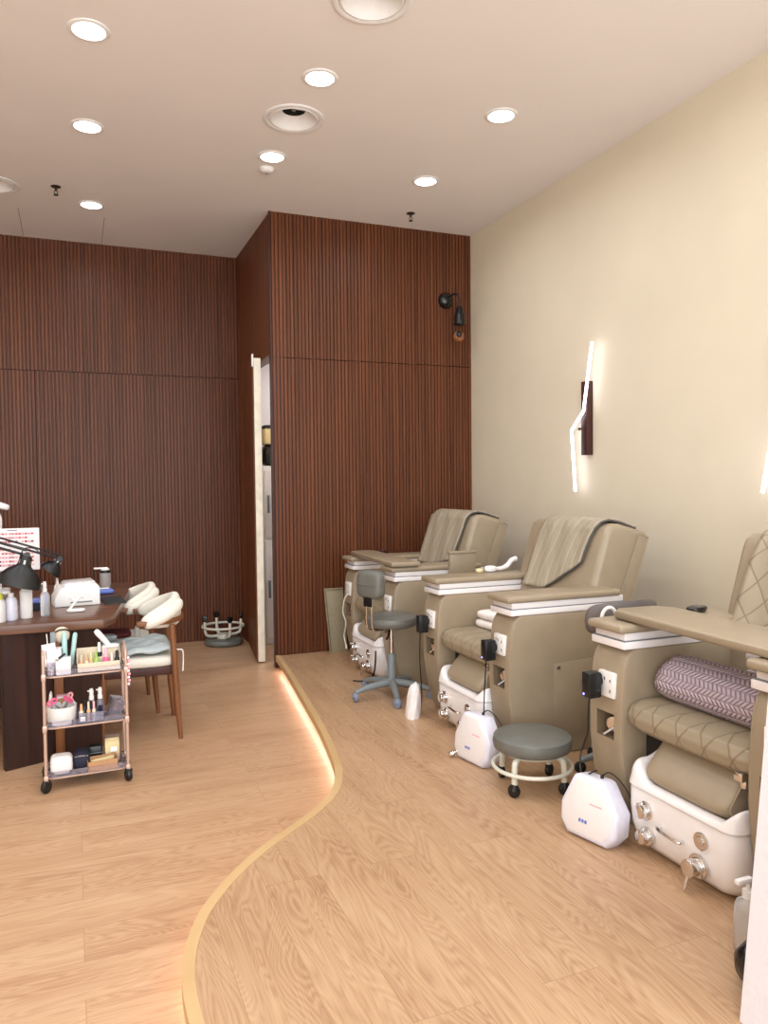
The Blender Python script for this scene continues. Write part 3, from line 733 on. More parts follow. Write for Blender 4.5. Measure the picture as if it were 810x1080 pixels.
# low round stool
t = thing('low_stool', 'low round grey stool with cream frame between middle and nearest chair', 'stool', (1.86, 2.87, PZ))
MB().lathe([(0,.168), (.155,.17), (.17,.18), (.175,.205), (.17,.228), (.15,.238), (0,.24)], 36).build('seat', M['grey_pad'], t, smooth=50)
MB().lathe([(0,.155), (.13,.155), (.14,.168), (0,.17)], 30).build('seat_plate', M['cream_metal'], t)
MB().tube([(.172*math.cos(2*PI*k/36), .172*math.sin(2*PI*k/36), .098) for k in range(36)], .009, 8, True).build('foot_ring', M['cream_metal'], t)
for k in range(4):
    a = math.radians(208+90*k); c, s = math.cos(a), math.sin(a)
    MB().tube(cat_rom([(.1*c,.1*s,.162), (.135*c,.135*s,.155), (.152*c,.152*s,.13), (.155*c,.155*s,.055)], 5), .0135, 10).build('leg', M['cream_metal'], t, smooth=60)
    caster('caster', (.158*c,.158*s,0), t, M['black'], .028, 50*k+20)
# stool with the horseshoe back between the chairs
t = thing('spa_stool', 'grey-brown padded stool back with white ring, behind the nearest chair arm', 'stool', (2.33, 2.86, PZ))
MB().lathe([(0,.4), (.15,.402), (.165,.42), (.165,.44), (.15,.455), (0,.46)], 32).build('seat', M['plum_pad'], t, smooth=50)
MB().cyl((0,0,.08), (0,0,.4), .022).build('column', M['steel'], t)
for k in range(5):
    a = math.radians(20+72*k); c, s = math.cos(a), math.sin(a)
    MB().tube([(0,0,.09), (.1*c,.1*s,.085), (.19*c,.19*s,.058)], [.022,.018,.014], 8).build('leg', M['grey_pl'], t, smooth=60)
    caster('caster', (.19*c,.19*s,0), t, M['black'], .027, 40*k)
MB().tube(cat_rom([(0,.0,.4), (-.02,-.1,.41), (-.03,-.17,.5), (-.05,-.165,.72)], 5), .011, 8).build('back_post', M['steel'], t)
def hs(u, v):
    a = -1.35+2.7*u; k = 2*PI*v; w = .068*max(.0, (1-abs(2*u-1)**9))**.5
    R = .19+.03*math.cos(k)*max(.0, (1-abs(2*u-1)**9))**.5
    return (-.03-.0+R*math.sin(a)*1.0, -.0-.13*math.cos(a)*1.-.028*math.cos(k)*.3, .74+w*math.sin(k)+.03*math.cos(a)-.02)
m = MB().surf(hs, 36, 16); m.build('backrest', M['plum_pad'], t, smooth=80)
m = MB(T((-.2,-.175,.76)) @ RX(90) @ RZ(0)); m.tube([(.038*math.cos(2*PI*k/28), .045*math.sin(2*PI*k/28), 0) for k in range(28)], .008, 8, True); m.build('ring_handle', M['white_mat'], t, smooth=70)
# upturned stool by the rear wall
t = thing('round_stool', 'round stool lying upside down on the floor by the rear wall', 'stool', (1.24, 6.99, 0))
MB().lathe([(0,0), (.15,0), (.168,.012), (.172,.03), (.165,.05), (.15,.058), (0,.06)], 36).build('seat', M['grey_pad'], t, smooth=50)
MB().tube([(.185*math.cos(2*PI*k/36), .185*math.sin(2*PI*k/36), .17) for k in range(36)], .011, 8, True).build('foot_ring', M['cream_metal'], t)
MB().cyl((0,0,.06), (0,0,.1), .06).build('seat_plate', M['cream_metal'], t)
for k in range(4):
    a = math.radians(10+90*k); c, s = math.cos(a), math.sin(a)
    MB().tube(cat_rom([(.05*c,.05*s,.085), (.13*c,.13*s,.09), (.165*c,.165*s,.12), (.172*c,.172*s,.22)], 5), .013, 10).build('leg', M['cream_metal'], t, smooth=60)
    X = T((.172*c,.172*s,.215)); m = MB(X @ RZ(40*k)); m.cyl((-.012,0,.035), (.012,0,.035), .028, n=16, bev=.005); m.cyl((0,0,0), (0,0,.03), .01, n=8); m.build('caster', M['black'], t)
# board leaning at the slatted panel
t = thing('leaning_board', 'thin beige edged board leaning on the slatted panel', 'board', (1.95, 5.8, PZ))
X = RX(-7); MB(X).prism([(-.075, 0), (.075, 0), (.06, .515), (-.1, .515)], 0, .02, 'Y', .004).build('panel', M['board'], t)
m = MB(X); m.tube([(-.066,-.003,.012), (-.09,-.003,.503), (.05,-.003,.503)], .004, 6); m.build('piping', M['leather_dk'], t)

# pump bottle and black bowl by the near wall end
t = thing('pump_bottle', 'clear pump bottle on the platform beside the white wall end', 'bottle', (1.755, 1.6, PZ))
MB().lathe([(0,0), (.034,0), (.038,.006), (.038,.13), (.03,.15), (.014,.16), (0,.16)], 24).build('body', M['liquid'], t, smooth=50)
m = MB(); m.cyl((0,0,.16), (0,0,.182), .016); m.cyl((0,0,.18), (0,0,.21), .006); m.box(-.045, .012, -.009, .009, .205, .22, .004); m.build('pump', M['white_mat'], t)
t = thing('black_bowl', 'glossy black round bowl on its side against the white wall end', 'bowl', (1.65, 1.475, PZ))
X = T((0,0,.062)) @ RY(82)
MB(X).lathe([(0,-.05), (.03,-.046), (.052,-.026), (.06,.01), (.06,.02), (.056,.02), (.048,-.02), (.028,-.038), (0,-.042)], 32).build('shell', M['black_gl'], t, smooth=60)
MB(X).tube([(.058*math.cos(2*PI*k/32), .058*math.sin(2*PI*k/32), .02) for k in range(32)], .0035, 6, True).build('rim', M['black'], t)

# ------------------------------------------------------------------ nail table
TZ = .75
t = thing('nail_table', 'walnut nail table with chamfered corner at the left edge', 'table', (-.4, 5.1, 0))
top = [(-1.6, 4.33), (.131, 4.288), (.196, 4.42), (.398, 5.86), (.38, 5.9), (-1.6, 6.12)]
MB(T((.4, -5.1, 0))).prism(top, TZ-.048, TZ, 'Z', .004).build('tabletop', M['table'], t)
def plank(p, q, th, z0, z1):
    p, q = Vector(p), Vector(q); d = (q-p).normalized(); n = Vector((-d.y, d.x))*th
    return [tuple(p), tuple(q), tuple(q+n), tuple(p+n)]
X = T((.4, -5.1, 0))
MB(X).prism(plank((-.35, 4.31), (.12, 4.5), .04, 0, 0), 0, TZ-.047, 'Z').build('side_panel', M['table_leg'], t)
MB(X).prism(plank((.0, 5.6), (-.6, 5.65), .04, 0, 0), 0, TZ-.047, 'Z').build('side_panel', M['table_leg'], t)
MB(X).prism(plank((.08, 4.52), (-.02, 5.6), .03, 0, 0), .0, TZ-.047, 'Z').build('inner_panel', M['table_leg'], t)
MB(X).box(-.115, -.07, 4.37, 4.4, 0, TZ-.047, .002).build('post', M['teak'], t)

GT = 'things on the nail table'
def bottle(name, label, x, y, prof, mat, cap=None, capm=None, z=TZ, cat='bottle', extra=None, n=20, parts=('body', 'cap'), group=None):
    t = thing(name, label, cat, (x, y, z), 0, group)
    MB().lathe(prof, n).build(parts[0], mat, t, smooth=50)
    if cap: MB().lathe(cap, n).build(parts[1], capm, t, smooth=50)
    if extra: extra(t)
    return t
def cylp(r, h, b=.004): return [(0,0), (r-b,0), (r,b), (r,h-b), (r-b,h), (0,h)]
def spray_head(z, m='white_mat'):
    def f(t):
        a = MB(); a.cyl((0,0,z), (0,0,z+.02), .012, n=12); a.lathe([(0,z+.02), (.009,z+.02), (.011,z+.04), (.008,z+.055), (0,z+.056)], 12); a.cyl((0,0,z+.044), (-.018,0,z+.044), .004, n=8); a.build('spray_nozzle', M[m], t)
    return f
bottle('spray_bottle', 'clear spray bottle with white nozzle at the table front', -.155, 4.55, [(0,0), (.021,0), (.024,.004), (.024,.105), (.02,.122), (.012,.13), (0,.13)], M['liquid'], extra=spray_head(.13))
bottle('white_canister', 'plain white cylinder under the black lamp shade', -.245, 4.5, cylp(.031, .15), M['white_mat'], [(0,.15), (.024,.15), (.024,.158), (0,.158)], M['white_mat'])
bottle('lotion_bottle', 'pale lilac lotion bottle left of the white cylinder', -.315, 4.47, [(0,0), (.026,0), (.03,.005), (.03,.1), (.022,.12), (0,.12)], M['fog_pl'], [(0,.12), (.014,.12), (.014,.145), (0,.145)], M['white_mat'])
bottle('lotion_bottle', 'white bottle with yellow cap at the left photo edge', -.375, 4.43, [(0,0), (.034,0), (.038,.005), (.038,.1), (.03,.118), (0,.118)], M['white_mat'], [(0,.118), (.026,.118), (.024,.15), (0,.15)], M['yellow'])
bottle('dropper_bottle', 'small white nozzle bottle behind the white dryer box', -.105, 5.25, [(0,0), (.018,0), (.02,.004), (.02,.07), (.012,.085), (0,.085)], M['white_mat'], [(0,.085), (.01,.085), (.006,.125), (0,.126)], M['white_mat'], z=TZ)
def flip(t):
    m = MB(); m.lathe([(0,.1), (.036,.1), (.036,.115), (.028,.12), (0,.12)], 20); m.build('black_collar', M['black'], t)
    m = MB(); m.lathe([(0,.119), (.03,.119), (.03,.128), (0,.13)], 20); m.box(-.075, .02, -.012, .012, .126, .138, .004); m.build('flip_lid', M['white_mat'], t)
bottle('pump_jar', 'clear jar with black and white flip lid at the table far end', .195, 5.66, [(0,0), (.032,0), (.036,.005), (.036,.1), (0,.1)], M['liquid'], extra=flip, cat='jar')
# uv dryer
t = thing('nail_dryer', 'white nail dryer box in the middle of the table', 'nail dryer', (0, 4.93, TZ), 6)
sec = [(-.125, 0), (.125, 0), (.125, .105), (.105, .128), (-.045, .128), (-.09, .105), (-.125, .05)]
MB().prism(sec, -.11, .11, 'Y', .008, 3).build('housing', M['white_mat'], t, smooth=45)
m = MB(); m.prism([(-.075, .118), (.1, .132), (.1, .14), (-.06, .134)], -.1, .1, 'Y', .003); m.build('top_lid', M['white_pl'], t)
m = MB(); m.box(-.04, .08, -.1135, -.109, .02, .028); m.build('slot', M['grey_pl'], t)
t = thing('hand_rest', 'small white folding holder before the nail dryer', 'holder', (.0, 4.62, TZ), 0)
m = MB(); m.sell((0,0,.008), (.05, .028, .008), .5, .6, 20, 8); m.build('base', M['white_mat'], t)
m = MB(); m.tube(cat_rom([(-.035,0,.012), (-.0,0,.055), (.03,0,.085), (.045,0,.075)], 5), .007, 8); m.tube([(.0,0,.055), (-.03,0,.085), (-.04,0,.08)], .006, 8); m.build('arm', M['white_mat'], t)
t = thing('desk_mat', 'flat black mat on the table right of the dryer', 'mat', (.2, 4.98, TZ), 4)
MB().box(-.055, .075, -.17, .17, 0, .004, .0015).build('sheet', M['mat_bl'], t)
t = thing('wipe_packet', 'blue packet of wipes behind the black mat', 'packet', (.175, 5.3, TZ), 8)
MB().sell((0,0,.018), (.055, .06, .018), .6, .35, 20, 8).build('pouch', M['blue'], t, smooth=60)
MB().box(-.03, .03, -.02, .02, .033, .039, .002).build('label_flap', M['white_mat'], t)
t = thing('navy_box', 'small navy box behind the spray bottle', 'box', (-.2, 4.78, TZ), 10)
MB().box(-.035, .035, -.05, .05, 0, .045, .003).build('body', M['navy'], t); MB().box(-.037, .037, -.052, .052, .045, .062, .003).build('lid', M['blue'], t)
# colour chart on a stand
t = thing('colour_chart', 'white nail colour chart with rows of red swatches, at left edge', 'chart', (-.5, 5.6, TZ), 0)
m = MB(RX(-6)); m.mi = 0; m.box(-.3, .284, 0, .008, .15, .43, .002)
rnd = random.Random(3)
for bx in (-.26, -.14, -.02, .1):
    m.mi = 4; m.box(bx-.01, bx+.05, -.001, .002, .414, .419)
    for r in range(9):
        z = .395-r*.026
        if r == 3: continue
        for k in range(8):
            m.mi = rnd.choice([1, 2, 2, 3]) if r in (2, 7, 8) else rnd.choice([1, 2, 2, 2]); x = bx+k*.019
            if x > .26 or rnd.random() < .12: continue
            m.box(x, x+.015, -.001, .002, z-.008, z+.004)
m.build('board', [M['paper'], M['red'], M['red2'], M['red3'], M['grey_ink']], t, smooth=0)
m = MB(); m.box(-.12, .1, -.03, .07, 0, .012, .003); m.box(-.02, .0, .005, .02, .01, .2); m.build('stand', M['white_mat'], t)
# black swing-arm lamps
def swing_lamp(loc, label, sc, rz, arm, tilt):
    t = thing('desk_lamp', label, 'desk lamp', loc, rz, 'black swing-arm desk lamps')
    MB().lathe([(0,0), (.075*sc,0), (.08*sc,.006), (.075*sc,.02), (.02,.028), (.014,.05), (0,.05)], 26).build('base', M['black'], t)
    m = MB(); a, b, c = [Vector(p) for p in arm]
    for d in (-.012, .012):
        m.tube([a+Vector((0,d,0)), b+Vector((0,d,0))], .006, 8); m.tube([b+Vector((0,d,.0)), c+Vector((0,d,.0))], .006, 8)
        m.tube([b+Vector((0,d,.03)), c+Vector((0,d,.025))], .005, 8)
    for p in (a, b, c): m.cyl(p+Vector((0,-.02,0)), p+Vector((0,.02,0)), .016, n=14)
    m.build('arm', M['black'], t)
    X = T(c) @ RY(tilt) @ Matrix.Scale(sc, 4)
    MB(X).lathe([(0,.0), (.02,.0), (.03,-.01), (.034,-.05), (.04,-.06), (.07,-.08), (.1,-.115), (.112,-.155), (.114,-.16), (.11,-.158), (.096,-.118), (.066,-.086), (.034,-.066), (0,-.06)], 32).build('shade', M['black'], t, smooth=40)
    m = MB(X)
    for k in range(8): m.box(.034, .0365, -.004, .004, -.045, -.025, X=RZ(45*k))
    m.build('vent_slots', M['steel'], t)
    m = MB(X); m.tube(cat_rom([(-.03,0,-.02), (-.02,.02,.03), (.03,.02,.04), (.06,0,.02)], 5), .003, 6); m.build('lamp_lead', M['black'], t)
    m = MB(X); m.sell((0,0,-.1), (.03, .03, .035), 1, 1, 16, 10); m.build('bulb', M['white_mat'], t)
swing_lamp((-.78, 4.5, TZ), 'big black dome desk lamp at the left edge, nearest on the table', 1.0, 0, [(0,0,.04), (.16,0,.47), (.55,-.1,.345)], 16)
swing_lamp((-.62, 5.28, TZ), 'smaller black desk lamp behind the big dome lamp', .62, 0, [(0,0,.04), (.08,0,.4), (.535,-.02,.245)], 40)
t = thing('white_lamp', 'white lamp head on a thin stand, top of table left edge', 'desk lamp', (-.47, 5.8, TZ))
MB().lathe([(0,0), (.06,0), (.06,.012), (0,.014)], 20).build('base', M['white_mat'], t)
MB().tube(cat_rom([(0,0,.01), (.0,0,.25), (.012,0,.44), (.01,0,.5), (-.01,0,.54)], 5), .007, 8).build('stem', M['white_mat'], t)
MB(T((.02,0,.575)) @ RY(20)).sell((0,0,0), (.05, .03, .022), .6, .7, 22, 12).build('head', M['white_mat'], t, smooth=70)

# ------------------------------------------------------------------ barrel-back chairs
def nail_chair(loc, rz, label):
    t = thing('dining_chair', label, 'chair', loc, rz, 'barrel-back chairs at the nail table')
    # local: front is -x, back +x, width along y
    for x, y, zt in ((-.2, -.2, .42), (-.2, .2, .42)):
        MB().tube([(x-.01, y*1.03, 0), (x, y, .25), (x+.005, y*.98, zt)], [.012, .018, .02], 12).build('leg', M['teak'], t, smooth=60)
    for s in (-1, 1):
        MB().tube([(.215, s*.238, 0), (.2, s*.228, .22), (.188, s*.226, .45), (.18, s*.22, .66)], [.012, .019, .018, .016], 12).build('leg', M['teak'], t, smooth=60)
    m = MB(); m.box(-.21, .19, -.215, -.19, .37, .42, .006); m.box(-.21, .19, .19, .215, .37, .42, .006); m.box(-.215, -.19, -.2, .2, .37, .42, .006); m.box(.17, .2, -.2, .2, .37, .42, .006)
    m.build('seat_frame', M['slat_dark'], t)
    MB().sell((-.01, 0, .445), (.225, .225, .035), .45, .35, 30, 12).build('seat', M['boucle'], t, smooth=70)
    # bent rail running round the back
    def arc(a, R=.225, z=.675): return (.02+R*math.cos(a)*.95, R*1.06*math.sin(a), z)
    t2 = bmesh.new(); A = []
    for k in range(29):
        a = -1.72+3.44*k/28; c, s = math.cos(a), math.sin(a); R = .235; w = .022 if 3 < k < 25 else .02
        A.append([t2.verts.new((.02+(R+dr)*c*.95, (R+dr)*1.04*s, .675+dz)) for dr, dz in ((-w, -.014), (w, -.014), (w, .014), (-w, .014))])
    for P, Q in zip(A, A[1:]):
        for i in range(4): t2.faces.new((P[i], P[(i+1) % 4], Q[(i+1) % 4], Q[i]))
    t2.faces.new(A[0]); t2.faces.new(A[-1][::-1]); bmesh.ops.recalc_face_normals(t2, faces=t2.faces)
    bmesh.ops.bevel(t2, geom=t2.edges[:], offset=.004, segments=2, affect='EDGES', profile=.5)
    m = MB(); m.add(t2); m.build('back_rail', M['teak'], t, smooth=50)
    # upholstered band wrapping the inside of the rail, its top edge sinking towards the arm ends
    def pad(u, v):
        w = 2*u-1; a = 1.62*w; k = 2*PI*v; e = max(.0, 1-abs(w)**7)**.5
        zt = .815-.095*abs(w)**1.5; zb = .628+.012*abs(w); R = .2+.012*abs(w)
        ck = math.copysign(abs(math.cos(k))**.75, math.cos(k)); sk = math.copysign(abs(math.sin(k))**.75, math.sin(k))
        return (.02+(R+.034*ck*e)*math.cos(a)*.98, (R+.034*ck*e)*1.06*math.sin(a), (zt+zb)/2+(zt-zb)/2*sk*(.25+.75*e))
    m = MB().surf(pad, 48, 20); m.build('back_pad', M['boucle'], t, smooth=80)
    for s in (-1, 1):        # roll that folds over the rail at each end
        def roll(u, v, s=s):
            a = s*(.25+1.3*u); k = 2*PI*v; e = max(.0, 1-abs(2*u-1)**6)**.5
            z0 = .765-.1*u; R = .232+.03*math.cos(k)*e
            return (.02+R*math.cos(a)*.98, R*1.06*math.sin(a), z0+.036*math.sin(k)*e)
        m = MB().surf(roll, 30, 14); m.build('back_roll', M['boucle'], t, smooth=80)
    return t
nail_chair((.335, 4.72, 0), -2, 'nearer cream barrel-back chair with blue-grey plastic on seat')
nail_chair((.25, 5.27, 0), 2, 'second cream barrel-back chair, behind the nearer one at the table')
t = thing('seat_cushion', 'pale blue-grey plastic covered cushion tied to the nearer chair', 'cushion', (.325, 4.72, .478))
def cush(u, v):
    x = -.19+.38*u; y = -.2+.4*v; e = max(0, (1-abs(2*u-1)**5)*(1-abs(2*v-1)**5))
    return (x, y, .006+.034*e**.5+.006*math.sin(x*38+y*23)+.004*math.sin(y*61-x*17)+.03*u)
solid(MB().surf(cush, 30, 30).build('cover', M['sheet'], t, smooth=80), .012, -1)
MB().tube(cat_rom([(.18,-.19,.03), (.21,-.232,.035), (.235,-.245,.03), (.24,-.235,-.02), (.235,-.245,-.09)], 5), .0035, 6).build('tie', M['white_soft'], t)
t = thing('folded_cloth', 'dark red folded cloth on the far barrel-back chair seat', 'cloth', (.2, 5.22, .48))
MB().sell((0,0,.02), (.13, .1, .02), .5, .4, 22, 8).build('cloth', M['red_dark'], t, smooth=70)
t = thing('grey_pouch', 'grey pouch beside the dark red cloth on the far chair', 'pouch', (.19, 5.1, .48), 12)
MB().sell((-.05,-.01,.02), (.09, .05, .02), .5, .4, 22, 8).build('pouch', M['sheet'], t, smooth=70)
t = thing('white_tube', 'small white tube standing on the far chair seat', 'tube', (.36, 5.12, .478))
MB().lathe([(0,0), (.016,0), (.018,.01), (.014,.07), (.002,.085), (0,.085)], 14).build('body', M['white_mat'], t)

# ------------------------------------------------------------------ trolley
TX, TY, TW, TD = .033, 4.03, .185, .1
t = thing('trolley', 'three-tier rose-gold trolley of nail supplies in front of the table', 'trolley', (TX, TY, 0), 1.5)
for s in (-1, 1):
    x = s*TW
    MB().tube(cat_rom([(x,-TD,.06), (x,-TD,.3), (x,-TD,.6), (x,-TD*.8,.65), (x,0,.668), (x,TD*.8,.65), (x,TD,.6), (x,TD,.3), (x,TD,.06)], 5), .0075, 8).build('side_frame', M['rose'], t, smooth=70)
    for d in (-1, 1): caster('caster', (x, d*TD, 0), t, M['black'], .031, 25*s+10*d)
SH = [.06, .30, .545]
for z in SH:
    m = MB(); o = []
    W, D, r = TW-.008, TD-.006, .03
    for cx_, cy_, a0 in ((-W+r,-D+r,PI), (W-r,-D+r,1.5*PI), (W-r,D-r,0), (-W+r,D-r,.5*PI)):
        for k in range(6): a = a0+k/5*PI/2; o.append((cx_+r*math.cos(a), cy_+r*math.sin(a)))
    m.prism(o, z, z+.006, 'Z'); sh = m.build('shelf', M['clear_blue'], t)
    m = MB(); n = len(o); b = bmesh.new(); R1 = [b.verts.new((x,y,z)) for x, y in o]; R2 = [b.verts.new((x,y,z+.034)) for x, y in o]
    for i in range(n): b.faces.new((R1[i], R1[(i+1) % n], R2[(i+1) % n], R2[i]))
    m.add(b); solid(m.build('gallery', M['clear'], sh), .003, 1)
    MB().tube([(x, y, z+.003) for x, y in o], .005, 6, True).build('rim', M['rose'], sh)
    for s in (-1, 1):
        for d in (-1, 1): MB().box(s*TW-.01, s*TW+.01, d*TD-.01, d*TD+.01, z-.01, z+.022, .003).build('bracket', M['rose'], sh)
def on(x, y, k): return (TX+x, TY+y, SH[k]+.006)
def on_thing(name, label, cat, x, y, k, rz=0, group=None, dz=0): 
    p = on(x, y, k); return thing(name, label, cat, (p[0], p[1], p[2]+dz), rz, group)
# --- top tier
t = on_thing('brush_holder', 'tall white holder full of tools on the trolley top, left', 'holder', -.135, -.02, 2)
m = MB(); m.box(-.035, .035, -.03, .03, 0, .004); 
for a in ((-.035,-.032,-.03,.03), (.032,.035,-.03,.03), (-.035,.035,-.03,-.027), (-.035,.035,.027,.03)): m.box(*a, 0, .12)
m.build('body', M['white_mat'], t)
t = on_thing('name_card', 'white card with round emblem leaning in the trolley top holder', 'card', -.14, -.058, 2, 0, dz=.0)
m = MB(RX(-6) @ RY(-8)); m.box(-.03, .03, 0, .003, .045, .15, .001); m.mi = 1; m.cyl((.0,-.0015,.11), (.0,.001,.11), .014, n=18); m.build('card', [M['paper'], M['beige']], t)
t = on_thing('cotton_jar', 'white box at the trolley top front, left corner', 'box', -.095, -.055, 2)
MB().box(-.034, .034, -.025, .025, 0, .075, .006).build('body', M['white_mat'], t); MB().box(-.035, .035, -.026, .026, .072, .08, .003).build('lid', M['white_pl'], t)
t = on_thing('clear_pot', 'small clear pot left of the white box on trolley top', 'pot', -.15, -.07, 2)
MB().lathe([(0,0), (.016,0), (.018,.004), (.018,.06), (.016,.06), (.016,.005), (0,.004)], 18).build('pot', M['clear'], t); MB().lathe([(0,.005), (.014,.005), (.014,.03), (0,.03)], 16).build('contents', M['white_soft'], t)
def tool(label, x, y, k, a, b, r, mat, name='nail_file', cat='nail tool', group='tools standing in the trolley top', flat=None):
    p = Vector(on(x, y, k)); t = thing(name, label, cat, p, 0, group)
    A, B = Vector(a), Vector(b); d = B-A
    X = T(A) @ d.to_track_quat('Z', 'Y').to_matrix().to_4x4()
    if flat: MB(X).box(-r, r, -flat, flat, 0, d.length, min(r, flat)*.6).build('blade', mat, t)
    else: MB(X).lathe([(0,0), (r*.6,0), (r,.01), (r,d.length-.01), (r*.6,d.length), (0,d.length)], 14).build('shaft', mat, t, smooth=60)
    m = MB(X); m.lathe([(0,0), (r*1.05,0), (r*1.05,.012), (0,.012)], 12); m.build('ferrule', M['steel'], t); return t
tool('white file at the left of the trolley top holder', -.155, -.01, 2, (0,0,.02), (-.012,0,.19), .008, M['white_mat'], flat=.002)
tool('grey file leaning in the trolley top holder', -.14, .005, 2, (0,0,.02), (.0,0,.195), .012, M['grey_pl'], flat=.002)
tool('pale mint brush upright at the middle of the trolley top', -.088, .0, 2, (0,0,.02), (.0,0,.19), .0125, M['mint'], 'brush', 'brush')
tool('mint brush leaning right of the upright pale one', -.06, .0, 2, (0,0,.02), (.022,0,.185), .011, M['mint'], 'brush', 'brush')
tool('black pen lying across the white box', -.125, -.09, 2, (.0,0,.075), (.04,.02,.1), .006, M['black'], 'pen', 'pen')
t = on_thing('powder_brush', 'round cream powder brush with black band in the trolley top', 'brush', -.1, .05, 2)
MB().cyl((-.01,0,.0), (0,0,.13), .008).build('handle', M['black'], t)
MB().sell((.0,0,.17), (.036, .028, .04), .9, .9, 22, 14).build('bristles', M['beige'], t, smooth=80)
MB().tube([(-.035,-.012,.185), (-.01,-.03,.2), (.02,-.026,.2), (.036,-.01,.188)], .004, 6).build('band', M['black'], t)
# organiser tray with polish bottles
t = on_thing('organiser_tray', 'beige organiser tray of nail polish on the trolley top, right', 'tray', .065, -.02, 2)
m = MB(); m.box(-.1, .1, -.055, .055, 0, .004)
for a in ((-.1,.1,-.055,-.052,.045), (-.1,.1,.052,.055,.1), (-.1,-.097,-.055,.055,.1), (.097,.1,-.055,.055,.08), (-.1,.1,-.002,.001,.06)): m.box(*a[:4], 0, a[4])
m.build('tray', M['beige'], t)
GP = 'nail polish bottles on the trolley'
def polish(label, x, y, k, body, cap, h=.05, r=.011, ch=.035, dz=.004):
    t = on_thing('nail_polish', label, 'nail polish', x, y, k, 0, GP, dz)
    MB().lathe([(0,0), (r*.9,0), (r,.003), (r,h-.006), (r*.5,h), (0,h)], 14).build('bottle', M[body], t, smooth=50)
    MB().lathe([(0,h-.001), (r*.62,h-.001), (r*.52,h+ch), (0,h+ch+.002)], 12).build('cap', M[cap], t, smooth=50)
pol = [('peach', 'peach', -.08, -.028, 'orange', 'beige', .05, .01, .025), ('beige', 'beige', -.056, -.03, 'beige', 'orange', .05, .01, .03), ('peach2', 'x', -.035, -.026, 'orange', 'card', .055, .01, .03),
       ('green', 'x', -.012, -.03, 'green', 'green', .06, .0125, .03), ('pink', 'x', .033, -.03, 'pink', 'pale_pink', .06, .0145, .045), ('white', 'x', .06, -.03, 'beige', 'white_mat', .045, .009, .03), ('black', 'x', .084, -.028, 'black', 'black', .055, .011, .03)]
LB = ['peach polish bottle at the left of the beige tray', 'beige polish bottle second in the beige tray', 'peach polish bottle left of the green one', 'lime green polish bottle in the beige tray', 'pink polish bottle in the beige tray',
      'slim cream polish bottle right of the pink one', 'black polish bottle at the right of the beige tray']
for p, lb in zip(pol, LB): polish(lb, .065+p[2], -.02+p[3], 2, p[4], p[5], p[6], p[7], p[8])
polish('black polish bottle with white cap behind the green one', .07, .012, 2, 'black', 'white_mat', .075, .013, .045)
polish('clear-pink polish bottle behind the pink one', .09, .01, 2, 'pale_pink', 'white_mat', .06, .012, .04)
t = on_thing('nail_drill', 'white nail drill handpiece leaning over the organiser tray', 'nail drill', .065, .045, 2)
X = T((.055,-.02,.1)) @ RY(-38)
MB(X).lathe([(0,0), (.008,0), (.013,.02), (.015,.09), (.011,.105), (0,.108)], 16).build('grip', M['white_mat'], t, smooth=60)
MB(X).cyl((0,0,0), (0,0,-.02), .005, n=10).build('collet', M['steel'], t)
t = on_thing('clip_ring', 'white loop of tips lying at the right of the organiser tray', 'clips', .125, .03, 2)
MB().tube([(.035*math.cos(2*PI*k/22), .025*math.sin(2*PI*k/22), .1) for k in range(22)], .007, 8, True).build('loop', M['white_mat'], t)
MB().box(-.03, .03, -.02, .02, .0, .094, .003).build('box', M['beige'], t)
t = thing('bead_strap', 'string of pink and white beads hanging on the trolley right end', 'strap', (TX+TW+.012, TY-TD, .6), 0)
MB().tube([(0,0,.02), (.003,0,-.05), (.004,0,-.13)], .003, 6).build('cord', M['pink'], t)
for i in range(9): MB().sell((.002+.004*(i % 2), -.002, .01-.016*i), (.007, .007, .007), 1, 1, 10, 8).build('bead', M['pale_pink' if i % 2 else 'white_mat'], t, smooth=80)
# --- middle tier
t = on_thing('round_basket', 'white round basket of pink scissors on the trolley middle tier', 'basket', -.108, -.02, 1)
MB().lathe([(0,0), (.06,0), (.065,.005), (.069,.085), (.066,.085), (.061,.008), (0,.006)], 28).build('bowl', M['white_mat'], t, smooth=50)
MB().tube(cat_rom([(-.063,0,.065), (-.05,.02,.1), (0,.03,.115), (.05,.02,.1), (.063,0,.065)], 5), .003, 6).build('handle', M['white_mat'], t)
for i, (a, b, mt, lb) in enumerate((((-.03,-.03,.02), (.03,.0,.1), 'pink', 'pink-handled scissors pointing right in the white basket'), ((.03,-.02,.02), (-.04,-.02,.1), 'pink', 'pink-handled scissors pointing left in the white basket'),
        ((0,.02,.02), (.04,.02,.105), 'red2', 'rose clippers at the back of the white basket'))):
    t = on_thing('scissors', lb, 'scissors', -.108, -.02, 1, 0, 'scissors in the white basket', .008); A, B = Vector(a), Vector(b); m = MB(); m.tube([A, B], .004, 6); m.build('blade', M['steel'], t)
    m = MB(T(B) @ RY(40-50*i) @ RX(25+30*i)); m.tube([(.013*math.cos(2*PI*k/16)+.008, .01*math.sin(2*PI*k/16)+.006, 0) for k in range(16)], .005, 6, True); m.tube([(.011*math.cos(2*PI*k/16)-.012, .01*math.sin(2*PI*k/16)-.006, .004) for k in range(16)], .005, 6, True); m.build('handle', M[mt], t)
t = on_thing('hand_mirror', 'oval white hand mirror leaning at the left of the middle tier', 'mirror', -.165, .02, 1)
MB(RY(4)).sell((0,0,.075), (.01, .05, .072), .8, .9, 24, 14).build('frame', M['white_mat'], t, smooth=70)
MB(RY(4)).sell((-.006,0,.078), (.006, .04, .058), .8, .9, 24, 14).build('glass', M['chrome'], t, smooth=70)
t = on_thing('kraft_box', 'small kraft box at the back of the white basket', 'box', -.1, .06, 1)
